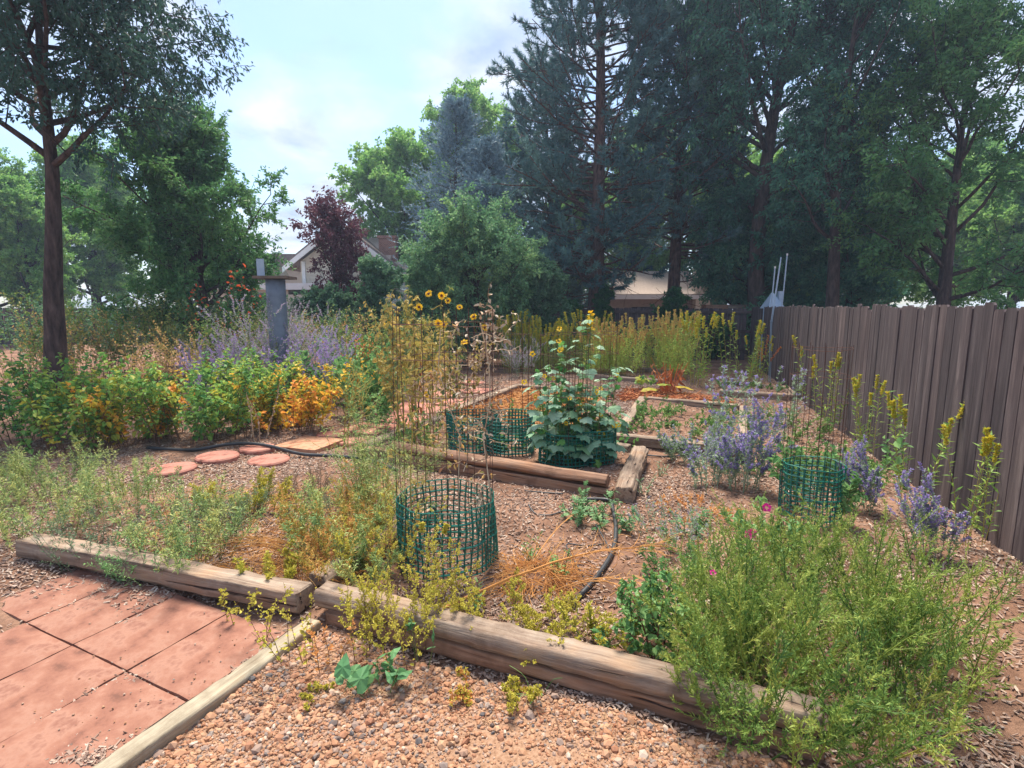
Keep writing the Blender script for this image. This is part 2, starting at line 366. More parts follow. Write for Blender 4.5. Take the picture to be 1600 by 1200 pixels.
def rvec(n): return nrm(rng.normal(size=(n, 3)))
def grow(P0, D0, L, m=6, bend=(0, 0, 0), wob=0.1):
    n = len(P0); P = np.zeros((n, m, 3)); P[:, 0] = P0; D = nrm(np.asarray(D0, float)); L = np.broadcast_to(L, (n,))
    bend = np.asarray(bend, float)
    for i in range(1, m):
        D = nrm(D + bend / (m - 1) + rng.normal(size=(n, 3)) * wob)
        P[:, i] = P[:, i - 1] + D * (L / (m - 1))[:, None]
    return P
def sample(P, k, a=0.1, b=1.0, even=True):
    n, m, _ = P.shape
    t = (np.arange(k)[None] + rng.random((n, k))) / k if even else rng.random((n, k))
    t = a + (b - a) * t
    f = np.clip(t * (m - 1), 0, m - 1.001); i = f.astype(int); f = (f - i)[..., None]
    r = np.arange(n)[:, None]
    A, B = P[r, i], P[r, i + 1]
    return (A * (1 - f) + B * f).reshape(-1, 3), nrm(B - A).reshape(-1, 3), t.reshape(-1)
def side(T, ang, flat=0.0):
    """a direction at about ang degrees off T"""
    n = len(T); R = rng.normal(size=(n, 3)); R[:, 2] *= (1 - flat)
    R = nrm(R - T * (R * T).sum(1)[:, None])
    a = np.radians(ang if np.ndim(ang) else np.full(n, ang) + rng.normal(size=n) * 12)
    return nrm(T * np.cos(a)[:, None] + R * np.sin(a)[:, None])
def put(g, tmpl, P, D, L, W, tint, face=0.6, thick=1.0):
    """leaves at P pointing D, faces turned up by 'face'"""
    n = len(P)
    Nn = np.array([0, 0, 1.]) * face + rvec(n) * (1 - face)
    S = nrm(np.cross(D, Nn)); Z = np.cross(S, D)
    L = np.broadcast_to(L, (n,)); W = np.broadcast_to(W, (n,))
    g.inst(tmpl[0], tmpl[1], P, S * W[:, None], D * L[:, None], Z * (L * thick)[:, None], tint)
def rl(n, a, b): return a + (b - a) * rng.random(n)
def mixt(n, clump, a=0.55):
    return np.clip(a * clump + (1 - a) * rng.random(n), 0, 1)

def broadleaf(name, label, cat, loc, H, R, limbs=24, subs=8, twigs=6, leaves=26, L=.12, W=.07, mat='leaf_ash', bark='bark', start=.22,
              trunk_r=.16, ang=58, lean=(0, 0, 0), top=.55, droop=-.1, wob=.12, tmpl=T_DIA, group=None, spread=.35, belly=.45):
    root = thing(name, label, cat, loc, 0, group)
    gt = Geo(); gl = Geo()
    tr = grow(np.zeros((1, 3)), np.array([[lean[0], lean[1], 1.]]), H * .93, 12, (0, 0, .3), .035)
    gt.tubes(tr, np.linspace(trunk_r, trunk_r * .12, 12)[None] * (1 + .25 * np.exp(-np.arange(12) * 1.2))[None], 10)
    p, t, s = sample(tr, limbs, start, .99)
    q = (s - start) / (1 - start)
    shape = np.where(q < belly, .62 + .38 * q / belly, 1 - (1 - top * .5) * ((q - belly) / (1 - belly)) ** 1.5)
    D = side(t, ang * (1 - .45 * q) + rng.normal(size=limbs) * 9)
    l1 = grow(p, D, R * shape * rl(limbs, .72, 1.12), 8, (0, 0, .45), wob)
    gt.tubes(l1, (trunk_r * .32 * (1 - .6 * q))[:, None] * np.linspace(1, .2, 8)[None], 5)
    p, t, s1 = sample(l1, subs, .22, 1.0); c1 = np.repeat(rng.random(limbs), subs)
    D = side(t, 48)
    l2 = grow(p, D, R * spread * rl(len(p), .55, 1.15) * (1.15 - .5 * s1), 5, (0, 0, .15), wob)
    gt.tubes(l2, trunk_r * .07 * np.linspace(1, .3, 5)[None], 3)
    p, t, _ = sample(l2, twigs, .2, 1.0); c2 = np.repeat(.5 * c1 + .5 * rng.random(len(c1)), twigs)
    l3 = grow(p, side(t, 50), R * spread * .42 * rl(len(p), .6, 1.2), 4, (0, 0, droop), wob)
    gt.tubes(l3, trunk_r * .03, 3)
    p, t, _ = sample(l3, leaves, .05, 1.0); c3 = np.repeat(c2, leaves)
    p = p + rng.normal(size=p.shape) * R * .012
    D = nrm(side(t, 60) + np.array([0, 0, droop * 1.5]))
    put(gl, tmpl, p, D, L * rl(len(p), .7, 1.2), W * rl(len(p), .7, 1.2), mixt(len(p), c3), .45)
    gt.build('trunk', M[bark], root, True); gl.build('crown', M[mat], root)
    return root

def pine(name, label, loc, H, R, start=.2, branches=110, tufts=5, per=13, NL=.17, NW=.022, trunk_r=.3, mat='needle_pine', lean=(0, 0), top=.3, dead=14, group=None):
    root = thing(name, label, 'tree', loc, 0, group)
    gt = Geo(); gl = Geo(); gd = Geo()
    tr = grow(np.zeros((1, 3)), np.array([[lean[0], lean[1], 1.]]), H, 14, (0, 0, .1), .012)
    gt.tubes(tr, np.linspace(trunk_r, trunk_r * .12, 14)[None] * (1 + .3 * np.exp(-np.arange(14) * 1.5))[None], 12)
    p, t, s = sample(tr, branches, start, .995)
    q = (s - start) / (1 - start)
    shape = np.where(q < .25, .75 + q, 1 - (1 - top) * ((q - .25) / .75) ** 1.6)
    D = side(t, 92 - 30 * q + rng.normal(size=branches) * 10)
    l1 = grow(p, D, R * shape * rl(branches, .55, 1.15), 8, (0, 0, .4), .1)
    gt.tubes(l1, (.055 * (1 - .6 * q))[:, None] * np.linspace(1, .25, 8)[None], 5)
    p, t, s1 = sample(l1, 9, .3, 1.0); c1 = np.repeat(rng.random(branches), 9)
    l2 = grow(p, side(t, 46, .4), R * .3 * rl(len(p), .5, 1.1) * (1.2 - .6 * s1), 5, (0, 0, .5), .1)
    gt.tubes(l2, .013, 3)
    p, t, _ = sample(l2, tufts, .3, 1.05); c2 = np.repeat(.6 * c1 + .4 * rng.random(len(c1)), tufts)
    P = np.repeat(p, per, 0); T = np.repeat(t, per, 0); c3 = np.repeat(c2, per)
    D = side(T, np.abs(rng.normal(size=len(P)) * 30 + 38))
    put(gl, T_NEEDLE, P, D, NL * rl(len(P), .7, 1.15), NW, mixt(len(P), c3, .7), 0)
    # bare dead limbs low on the trunk
    p, t, s = sample(tr, dead, .04, start + .1)
    l4 = grow(p, side(t, 88), R * rl(dead, .25, .6), 8, (0, 0, -.25), .14)
    gt.tubes(l4, np.linspace(.028, .006, 8)[None], 4)
    p, t, _ = sample(l4, 6, .3, 1.0)
    gt.tubes(grow(p, side(t, 55), R * .16 * rl(len(p), .5, 1.4), 4, (0, 0, -.3), .15), .006, 3)
    gt.build('trunk', M['bark_red'], root, True); gl.build('crown', M[mat], root)
    return root

def spruce(name, label, loc, H, R, group=None):
    root = thing(name, label, 'tree', loc, 0, group)
    gt = Geo(); gl = Geo()
    tr = grow(np.zeros((1, 3)), np.array([[0, 0, 1.]]), H, 12, (0, 0, .1), .008)
    gt.tubes(tr, np.linspace(.16, .012, 12)[None], 8)
    nb = 280
    p, t, s = sample(tr, nb, .06, .97)
    ln = R * (1 - s) ** .62 * rl(nb, .6, 1.15) + .15
    l1 = grow(p, side(t, 88 - 40 * s ** 3), ln, 8, (0, 0, .35), .06)
    gt.tubes(l1, np.linspace(.03, .005, 8)[None] * (1 - .7 * s)[:, None], 4)
    p, t, s1 = sample(l1, 12, .15, 1.0); c1 = np.repeat(rng.random(nb), 12)
    l2 = grow(p, side(t, 50, .6), np.repeat(ln, 12) * .3 * (1.15 - .6 * s1) + .12, 4, (0, 0, .15), .06)
    p, t, _ = sample(np.concatenate([l2]), 16, 0, 1.05); c2 = np.repeat(.6 * c1 + .4 * rng.random(len(c1)), 16)
    put(gl, T_NEEDLE, p, side(t, 42), .1 * rl(len(p), .7, 1.2), .036, mixt(len(p), c2, .6), 0)
    gt.build('trunk', M['bark'], root, True); gl.build('crown', M['needle_spruce'], root)
    return root

def herb(name, label, cat, loc, n=10, r=.1, h=(.5, .8), lean=.35, bend=(0, 0, 0), wob=.08, m=7, stem_r=.004, stem='stem_g',
         leaf='leaf_weed', tmpl=T_OVAL, per=14, L=.06, W=.03, start=.12, ang=55, face=.5, droop=0,
         branch=0, blen=.3, bang=45, bend2=(0, 0, .4), bstart=.3,
         head=None, head_mat='plume_yellow', head_n=40, head_a=.75, head_L=.018, head_W=.012, head_ang=70, head_tmpl=T_DIA, head_on='all',
         taper=.4, group=None, seed=None, clump=.5, rz=0, scale=1, thick=1.0):
    """stems from the ground, side shoots, leaves along them, small florets along the tips"""
    root = thing(name, label, cat, loc, rz, group, scale)
    gs, gl, gh = Geo(), Geo(), Geo()
    a = rng.random(n) * 2 * math.pi; rr = r * np.sqrt(rng.random(n))
    P0 = np.stack([np.cos(a) * rr, np.sin(a) * rr, np.zeros(n) - .01], 1)
    lv = lean * rl(n, .3, 1.2)
    D0 = np.stack([np.cos(a) * lv, np.sin(a) * lv, np.ones(n)], 1)
    L0 = rl(n, *h)
    S = grow(P0, D0, L0, m, bend, wob)
    ct = rng.random(n)
    gs.tubes(S, stem_r * np.linspace(1, .4, m)[None], 4, ct)
    groups = [(S, ct)]
    if branch:
        p, t, s = sample(S, branch, bstart, .95)
        B = grow(p, side(t, bang), np.repeat(L0, branch) * blen * (1.25 - .7 * s) * rl(len(p), .6, 1.2), m, bend2, wob)
        gs.tubes(B, stem_r * .5 * np.linspace(1, .5, m)[None], 3, np.repeat(ct, branch))
        groups.append((B, np.repeat(ct, branch)))
    for gi, (Q, c) in enumerate(groups):
        if per:
            k = per if gi == 0 else max(3, int(per * .7))
            p, t, s = sample(Q, k, start if gi == 0 else .1, 1.0)
            D = nrm(side(t, ang) + np.array([0, 0, droop]))
            sz = (1 - taper * s) * rl(len(p), .4, 1.3)
            put(gl, tmpl, p, D, L * sz, W * sz, mixt(len(p), np.repeat(c, k), clump), face, thick)
        if head and (head_on == 'all' or (head_on == 'branch') == (gi == 1)):
            p, t, s = sample(Q, head_n, head_a, 1.02)
            put(gh, head_tmpl, p, side(t, head_ang), head_L * rl(len(p), .6, 1.3), head_W, rng.random(len(p)), .2)
    gs.build('stems', M[stem], root)
    if gl.c: gl.build('foliage', M[leaf], root)
    if gh.c: gh.build(head, M[head_mat], root)
    return root

def blossom(root, pts, rad, npet=12, petal='petal_yellow', disc='disc_brown', face=None, disc_r=.38, drop=.0, W=.5):
    """single flower heads, each a part with its centre as a sub-part"""
    for p in pts:
        g = Geo(); d = nrm(np.array([rng.normal() * .35, -1, .45 + rng.normal() * .3]) if face is None else np.array(face, float) + rng.normal(size=3) * .2)
        a = nrm(np.cross(d, [0.1, 0, 1.])); b = np.cross(d, a)
        th = np.arange(npet) * 2 * math.pi / npet + rng.random() * 3
        D = nrm(np.cos(th)[:, None] * a + np.sin(th)[:, None] * b + d * (.15 - drop) + rng.normal(size=(npet, 3)) * .1)
        S = nrm(np.cross(D, np.broadcast_to(d, D.shape))); Z = np.cross(S, D)
        P = D * rad * disc_r * .7
        g.inst(T_OVAL[0], T_OVAL[1], P, S * rad * W, D * rad * .75, Z * rad * .6, rng.random(npet))
        f = g.build('flower', M[petal], root, loc=p)
        if disc:
            c = Geo(); k = 9; q = np.arange(k) * 2 * math.pi / k
            v = [d * rad * .22] + [rad * disc_r * (math.cos(x) * a + math.sin(x) * b) + d * rad * .06 for x in q] + [rad * disc_r * .9 * (math.cos(x) * a + math.sin(x) * b) - d * rad * .05 for x in q]
            c.faces(np.array(v), [(0, 1 + i, 1 + (i + 1) % k) for i in range(k)] + [(1 + i, 1 + k + i, 1 + k + (i + 1) % k, 1 + (i + 1) % k) for i in range(k)])
            c.build('flower_disc', M[disc], f)

# ------------------------------------------------------------------ ground
BEDS = [
    [(-1.65, 5.79), (0.92, 4.35), (1.42, 5.71), (-1.02, 7.53)],
    [(-1.02, 7.55), (0.75, 6.6), (1.75, 9.6), (0.13, 10.52)],
    [(1.3, 6.36), (2.55, 5.72), (3.62, 8.3), (2.28, 9.08)],
    [(1.75, 12.3), (3.28, 11.2), (3.9, 12.7), (1.6, 14.0)],
    [(3.9, 9.85), (4.97, 9.25), (5.3, 10.35), (4.3, 11.0)],
]
def inside(x, y, poly):
    x = np.asarray(x, float); y = np.asarray(y, float); r = np.zeros(x.shape, bool); n = len(poly)
    for i in range(n):
        x0, y0 = poly[i]; x1, y1 = poly[(i + 1) % n]
        if y0 == y1: continue
        c = (y0 > y) != (y1 > y)
        r ^= c & (x < (x1 - x0) * (y - y0) / (y1 - y0) + x0)
    return r
_ph = rng.random((14, 3)) * 6.28; _fr = rng.normal(size=(14, 2)) * np.linspace(.6, 9, 14)[:, None]; _am = .011 / np.sqrt(np.linspace(.6, 9, 14))
def gh(x, y):
    x = np.asarray(x, float); y = np.asarray(y, float); z = 0
    for p, f, a in zip(_ph, _fr, _am): z = z + a * np.sin(f[0] * x + f[1] * y + p[0])
    for b in BEDS: z = z + .06 * inside(x, y, b)
    return z
def on(px, py, dz=0.0):
    x, y, _ = at(px, py); return (x, y, float(gh(x, y)) + dz)
def sheet(xs, ys, dz=0, mask=None):
    X, Y = np.meshgrid(xs, ys); Z = gh(X, Y) + dz
    n, m = X.shape; V = np.stack([X, Y, Z], -1).reshape(-1, 3)
    i, j = np.meshgrid(np.arange(n - 1), np.arange(m - 1), indexing='ij')
    q = np.stack([i * m + j, i * m + j + 1, (i + 1) * m + j + 1, (i + 1) * m + j], -1).reshape(-1, 4)
    if mask is not None:
        cx = V[q].mean(1); q = q[mask(cx[:, 0], cx[:, 1])]
        used = np.unique(q); mp = np.zeros(len(V), int); mp[used] = np.arange(len(used)); V = V[used]; q = mp[q]
    g = Geo(); g.add(V, q, np.full(len(q), 4), .5); return g
xs = np.concatenate([np.linspace(-220, -10, 26)[:-1], np.arange(-10, 8, .07), np.linspace(8, 220, 26)])
ys = np.concatenate([np.linspace(-30, .5, 8)[:-1], np.arange(.5, 14, .07), np.linspace(14, 300, 40)])
tag(sheet(xs, ys).build('ground', M['soil'], None, True), kind='structure')
PATH = [(-1.12, 2.62), (-1.0, 2.5), (.9, 1.72), (2.4, 1.1), (2.4, -.8), (-2.6, -.8), (-2.4, .55), (-1.13, 2.55)]
PATH = [(-0.95, 2.5), (1.3, 1.60), (2.6, 1.05), (2.6, -.8), (-2.3, -.8), (-2.3, .2)]
tag(sheet(np.arange(-2.6, 2.7, .05), np.arange(-.8, 2.7, .05), .006, lambda x, y: inside(x, y, PATH)).build('gravel_path', M['sand'], None, True), kind='structure')

# pebbles
ph = (1 + 5 ** .5) / 2
ICO = nrm(np.array([(-1, ph, 0), (1, ph, 0), (-1, -ph, 0), (1, -ph, 0), (0, -1, ph), (0, 1, ph), (0, -1, -ph), (0, 1, -ph), (ph, 0, -1), (ph, 0, 1), (-ph, 0, -1), (-ph, 0, 1)], float))
ICF = [(0, 11, 5), (0, 5, 1), (0, 1, 7), (0, 7, 10), (0, 10, 11), (1, 5, 9), (5, 11, 4), (11, 10, 2), (10, 7, 6), (7, 1, 8), (3, 9, 4), (3, 4, 2), (3, 2, 6), (3, 6, 8), (3, 8, 9), (4, 9, 5), (2, 4, 11), (6, 2, 10), (8, 6, 7), (9, 8, 1)]
def rot(n, flat=.5):
    Z = nrm(np.array([0, 0, 1.]) + rng.normal(size=(n, 3)) * flat); X = nrm(np.cross(Z, rvec(n))); return X, np.cross(Z, X), Z
g = Geo()
n = 110000
X = rl(n, -2.2, 2.0); Y = rl(n, .85, 2.6); k = inside(X, Y, PATH) & (np.abs(X) < .35 + .85 * Y)
bare = np.exp(-(((X - .0) / .42) ** 2 + ((Y - 1.75) / .22) ** 2))        # a trodden sandy patch with few stones
k &= rng.random(n) > bare * .8
X, Y = X[k], Y[k]; n = len(X)
s = np.clip(np.exp(rng.normal(size=n) * .52) * .0050, .0022, .02)
A, B, D = rot(n, .5)
g.inst(ICO, ICF, np.stack([X, Y, gh(X, Y) + .006 + s * .25], 1), A * (s * rl(n, .9, 1.5))[:, None], B * (s * rl(n, .75, 1.1))[:, None], D * (s * rl(n, .5, .8))[:, None], np.clip(rng.normal(size=n) * .24 + .5, 0, 1))
n = 900; X = rl(n, -2.6, -1.0); Y = rl(n, .9, 2.7); k = inside(X, Y, [(-1.1, 2.5), (-1.8, .95), (-2.4, 1.1), (-2.6, 2.9)]) & (rng.random(n) < np.exp(-3.2 * np.abs(X + 1.1 - (Y - 2.5) * .47)))
X, Y = X[k], Y[k]; n = len(X); s = rl(n, .002, .0065); A, B, D = rot(n, .4)
g.inst(ICO, ICF, np.stack([X, Y, .024 + s * .4], 1), A * s[:, None], B * (s * .8)[:, None], D * (s * .6)[:, None], rng.random(n))
tag(g.build('gravel', M['pebble'], None, False), 'small tan and pink pebbles covering the front path', 'gravel', kind='stuff')

# wood chips
g = Geo(); n = 300000
X = rl(n, -6, 6.5); Y = 1.7 + 11 * rng.random(n) ** 1.35
k = ~inside(X, Y, PATH) & (np.abs(X) < 1.3 + Y * .82)
dens = .5 + .55 * np.sin(1.3 * X + 2.1 * Y) * np.sin(2.3 * X - 1.1 * Y + 1) + .25 * np.sin(7 * X + 3 * Y) * np.sin(5 * Y - 6 * X)
for b, f in zip(BEDS, (.25, .15, .15, .3, .3)): dens = np.where(inside(X, Y, b), dens * f, dens)
dens = np.where((X > .6) & (Y < 4.4), dens * .6, dens)
k &= rng.random(n) < dens + .16
X, Y = X[k], Y[k]; n = len(X)
A, B, D = rot(n, .28); Ls = rl(n, .010, .034) * (1 + .06 * Y); Ws = rl(n, .003, .009) * (1 + .06 * Y)
bx = np.array([[x, y, z] for z in (-.5, .5) for x, y in ((-.5, -.5), (.5, -.5), (.5, .5), (-.5, .5))])
bf = [(4, 5, 6, 7), (0, 1, 5, 4), (1, 2, 6, 5), (2, 3, 7, 6), (3, 0, 4, 7)]
g.inst(bx, bf, np.stack([X, Y, gh(X, Y) + .004 + .008 * rng.random(n)], 1), A * Ls[:, None], B * Ws[:, None], D * .003, rng.random(n))
tag(g.build('wood_chips', M['chip']), 'shredded bark chips strewn over the paths between the beds', 'wood chips', kind='stuff')

# ------------------------------------------------------------------ timbers
def timber(label, p0, p1, w, h, z0=0.0, rnd=.12, mat='timber', name='timber', tilt=0, group='landscape timbers edging the beds', segs=26, z1=None, wear=1.0):
    p0 = np.array(p0[:2], float); p1 = np.array(p1[:2], float); d = p1 - p0; L = float(np.linalg.norm(d))
    k = 20; a = (np.arange(k) + .5) * 2 * math.pi / k
    e = 2 / (1 + (1 - rnd) * 5)                      # superellipse: rnd 1 = round log, 0 = square
    cy = np.sign(np.cos(a)) * np.abs(np.cos(a)) ** e * w / 2; cz = np.sign(np.sin(a)) * np.abs(np.sin(a)) ** e * h / 2
    x = np.linspace(-L / 2, L / 2, segs); x[1] = x[0] + .012; x[-2] = x[-1] - .012
    sc_ = np.ones(segs); sc_[0] = sc_[-1] = .93
    dev = np.cumsum(rng.normal(size=(segs, 2)) * .0016 * wear, 0); dev -= np.linspace(0, 1, segs)[:, None] * dev[-1]
    rough = rng.normal(size=(1, k)) * .003 * wear + rng.normal(size=(segs, k)) * .0016 * wear
    V = np.zeros((segs, k, 3)); V[..., 0] = x[:, None] + rng.normal(size=(segs, k)) * .002
    V[..., 1] = cy[None] * sc_[:, None] * (1 + rough / (w / 2)) + dev[:, :1]; V[..., 2] = cz[None] * sc_[:, None] * (1 + rough / (h / 2)) + dev[:, 1:]
    g = Geo(); i, j = np.meshgrid(np.arange(segs - 1), np.arange(k), indexing='ij'); j2 = (j + 1) % k
    q = np.stack([i * k + j, i * k + j2, (i + 1) * k + j2, (i + 1) * k + j], -1)[..., ::-1].reshape(-1)
    g.add(V, q, np.full((segs - 1) * k, 4), .5)
    b = g.n - segs * k
    g.l.append(np.concatenate([np.arange(k), (segs - 1) * k + np.arange(k)[::-1]])); g.c.append(np.array([k, k], np.int32)); g.t.append(np.array([.5, .5], np.float32))
    o = g.build(name, M[mat], None, True)
    me = o.data; sm = np.ones(len(me.polygons), bool); sm[-2:] = False; me.polygons.foreach_set('use_smooth', sm)
    c = (p0 + p1) / 2; zb = z0 if z1 is None else (z0 + z1) / 2
    o.location = (c[0], c[1], zb + h / 2); o.rotation_euler = (tilt, 0 if z1 is None else -math.atan2(z1 - z0, L), math.atan2(d[1], d[0]))
    return tag(o, label, 'timber', group)
def lerp(a, b, t): return (a[0] + (b[0] - a[0]) * t, a[1] + (b[1] - a[1]) * t)

a0, a1 = (-0.98, 2.64), (1.16, 1.77)
timber('dark lower timber half buried in gravel under the long front timber', (a0[0] + .02, a0[1] - .01), (a1[0], a1[1] - .0), .11, .085, -.01, .2, 'timber_brown')
timber('long weathered grey timber across the foreground with round front edge', (a0[0] - .05, a0[1] + .045), (a1[0], a1[1] + .035), .145, .1, .068, .55, 'timber', segs=40, wear=1.6)
b0, b1 = (-3.2, 3.28), (-1.12, 2.60)
timber('squared timber with cracked top above the red pavers', (b0[0], b0[1] + .05), (b1[0], b1[1] + .08), .15, .125, .03, .12, 'timber', wear=1.5)
timber('grey split board edging the red pavers beside the gravel', (-1.02, 2.545), (-1.72, 1.05), .085, .09, -.035, .15, 'board')
timber('grey timber running back from the front corner behind dry grass', (-1.12, 2.86), (-.62, 3.95), .13, .1, .03, .3, 'timber')
# bed with the log
A, Bb, Cc, Dd, Ee = BEDS
fl, fr, br, bl = A
timber('lower squared timber under the round log of the centre bed', fl, (fr[0] - .06, fr[1] + .03), .12, .12, -.01, .12, 'timber_brown')
timber('round brown log lying on the front of the centre bed', lerp(fl, fr, .14), (fr[0] - .09, fr[1] + .07), .13, .12, .10, .95, 'timber_brown', segs=30)
timber('short thick timber with dark cut end at right of the centre bed', (fr[0] + .02, fr[1] - .05), (br[0] - .02, br[1] - .05), .16, .16, -.01, .1, 'timber', wear=2)
timber('grey timber on the left side of the centre bed by the stepping stones', (fl[0] - .02, fl[1] + .1), (bl[0], bl[1] - .07), .13, .12, 0, .3, 'timber')
timber('back timber of the centre bed between cages and cucumbers', (bl[0] + .15, bl[1] - .14), (br[0] - .1, br[1] + .1), .11, .11, 0, .15, 'timber')
fl, fr, br, bl = Bb
timber('left timber of the straw covered bed beside red pavers', (fl[0] + .02, fl[1] + .08), (bl[0] - .03, bl[1] - .06), .14, .13, 0, .12, 'timber')
timber('back timber of the straw covered bed', (bl[0] - .05, bl[1] + .05), (br[0] + .1, br[1] + .02), .13, .12, 0, .12, 'timber')
fl, fr, br, bl = Cc
timber('left timber of the weedy bed right of the cucumbers', (fl[0] + .03, fl[1] + .1), (bl[0] - .03, bl[1] - .06), .14, .13, 0, .12, 'timber')
timber('front timber of the weedy bed, partly under weeds', (fl[0] - .05, fl[1] + .0), (fr[0], fr[1]), .12, .13, 0, .12, 'timber')
timber('back timber of the weedy bed below the dying rhubarb', (bl[0] + .07, bl[1] - .02), (br[0], br[1]), .13, .12, 0, .12, 'timber')
timber('right timber of the weedy bed behind the Russian sage', (fr[0] + .05, fr[1] + .1), (br[0] + .02, br[1] - .08), .12, .12, 0, .12, 'timber')
fl, fr, br, bl = Dd
timber('front timber of the far bed before the goldenrod stand', fl, fr, .12, .12, 0, .12, 'timber')
timber('back timber of the far bed at the foot of the goldenrod stand', bl, br, .12, .14, .03, .12, 'timber')
fl, fr, br, bl = Ee
timber('front timber of the empty bed by the right fence', fl, fr, .11, .13, 0, .12, 'timber')
timber('back timber of the empty bed by the right fence', bl, br, .11, .12, 0, .12, 'timber')
timber('short end timber of the empty bed against the right fence', (fr[0] + .05, fr[1] + .1), (br[0] + .05, br[1] - .08), .13, .13, 0, .12, 'timber')

# ------------------------------------------------------------------ pavers and stepping stones
def slab(label, c, sx, sy, rz, h=.04, mat='paver', name='paver', group=None, z=0.0, bev=.008):
    g = Geo(); k = 7
    u = np.linspace(-1, 1, k)
    X, Y = np.meshgrid(u * sx / 2, u * sy / 2); Z = np.full(X.shape, h) + rng.normal(size=X.shape) * .0015
    edge = (np.abs(X) > sx / 2 - 1e-6) | (np.abs(Y) > sy / 2 - 1e-6); Z[edge] -= bev
    V = np.stack([X, Y, Z], -1).reshape(-1, 3)
    q = [(i * k + j, i * k + j + 1, (i + 1) * k + j + 1, (i + 1) * k + j) for i in range(k - 1) for j in range(k - 1)]
    ring = [j for j in range(k)] + [i * k + k - 1 for i in range(1, k)] + [(k - 1) * k + j for j in range(k - 2, -1, -1)] + [i * k for i in range(k - 2, 0, -1)]
    W = V[ring].copy(); W[:, 2] = -.03; W[:, :2] *= 1.006; nb = len(V); V = np.concatenate([V, W]); m = len(ring)
    q += [(ring[i], nb + i, nb + (i + 1) % m, ring[(i + 1) % m]) for i in range(m)]
    g.faces(V, q); o = g.build(name, M[mat]); o.location = (c[0], c[1], z); o.rotation_euler = (rng.normal() * .008, rng.normal() * .008, rz)
    return tag(o, label, 'paver' if name == 'paver' else 'stepping stone', group)
# patio at lower left
dv = np.array([-.425, -.905]); pv = np.array([-.905, .425]); o0 = np.array([-1.07, 2.50])
rz = math.atan2(dv[1], dv[0])
PL = {(0, 0): 'large red paver beside the end of the grey board', (0, 1): 'red paver touching the squared timber, second from the board', (1, 0): 'red paver below the seam, beside the lower half of the board',
      (1, 1): 'red paver one row left of the grey board, lower course', (0, 2): 'red paver under the squared timber, third from the board', (1, 2): 'red paver in the lower course, third from the board',
      (2, 0): 'red paver at the near end of the grey board', (2, 1): 'red paver near the bottom edge, second from the board', (0, 3): 'red paver under the squared timber, fourth from the board'}
for (i, j), lb in PL.items():
    c = o0 + dv * (.3 + .52 * i) + pv * (.27 + .44 * j)
    slab(lb, c, .51, .43, rz, .022, group='red pavers at the lower left')
def disc(label, c, r, h=.045, mat='stone'):
    g = Geo(); k = 36; a = np.arange(k) * 2 * math.pi / k; wob = 1 + .012 * np.sin(3 * a + rng.random() * 6) + rng.normal(size=k) * .006
    rings = [(0.01, h), (r * .5, h - .001), (r * .94, h), (r, h - .014), (r * 1.0, -.03)]
    V = np.array([[(q * wob[i] * math.cos(a[i])), (q * wob[i] * math.sin(a[i])), z] for q, z in rings for i in range(k)])
    f = [(s * k + i, s * k + (i + 1) % k, (s + 1) * k + (i + 1) % k, (s + 1) * k + i) for s in range(4) for i in range(k)]
    g.faces(V, [x[::-1] for x in f] + [tuple(range(k))])
    o = g.build('stepping_stone', M[mat]); o.location = (c[0], c[1], float(gh(c[0], c[1]))); o.rotation_euler = (rng.normal() * .02, rng.normal() * .02, 0)
    return tag(o, label, 'stepping stone', 'red stepping stones of the left path')
disc('round red stepping stone just in front of the black hose', at(420, 716), .215)
disc('round red stepping stone half under the black hose', at(402, 702), .2)
disc('round red stepping stone beyond the square tan paver', at(516, 679), .18)
disc('round red stepping stone between square paver and bed corner', at(548, 689), .17)
disc('round red stepping stone at the far left by the raspberries', at(340, 716), .22)
disc('round red stepping stone cut by grass further left', at(270, 735), .22)
SG = 'square pavers of the left path'
slab('square orange tan paver in the path beside the hose', at(484, 694), .62, .55, -.35, .03, 'stone_tan', 'stepping_stone', SG)
for (x, y), lb in {(578, 669): 'square red paver behind the dry stems', (636, 655): 'red paver on the path left of the tall cage', (668, 640): 'red paver seen through the tall cage wires',
                   (640, 634): 'red paver behind the sunflower stalks', (716, 629): 'red paver beside the straw bed timber', (690, 616): 'red paver left of the straw bed, farther along',
                   (742, 612): 'red paver near the far corner of the straw bed', (735, 600): 'farthest red paver on the left path', (610, 645): 'red paver under the yellow sunflower tangle'}.items():
    c = at(x, y); slab(lb, c, .62, .6, -.4 + rng.normal() * .08, .03, 'stone', 'stepping_stone', SG, z=float(gh(c[0], c[1])))

# ------------------------------------------------------------------ hoses
def hose(label, pts, r, name='hose', smooth=6, mat='hose', group=None):
    P = np.array(pts, float); t = np.linspace(0, len(P) - 1, len(P) * smooth)
    Q = []
    for x in t:                                                       # Catmull-Rom
        i = min(int(x), len(P) - 2); f = x - i
        p = [P[max(i - 1, 0)], P[i], P[i + 1], P[min(i + 2, len(P) - 1)]]
        Q.append(.5 * ((2 * p[1]) + (-p[0] + p[2]) * f + (2 * p[0] - 5 * p[1] + 4 * p[2] - p[3]) * f * f + (-p[0] + 3 * p[1] - 3 * p[2] + p[3]) * f ** 3))
    g = Geo(); g.tubes(np.array(Q)[None], r, 8); o = g.build(name, M[mat], None, True)
    return tag(o, label, 'hose', group)
def hp(l, r): return [(lambda p: (p[0], p[1], float(gh(p[0], p[1])) + r + .004 + z))(at(x, y)) for x, y, z in l]
hose('thick black hose crossing the left path over a round stone', hp([(230, 700, 0), (300, 702, 0), (352, 699, .02), (390, 701, .045), (424, 703, .05), (470, 711, .02), (520, 715, 0), (575, 722, 0), (620, 738, 0)], .02), .02)
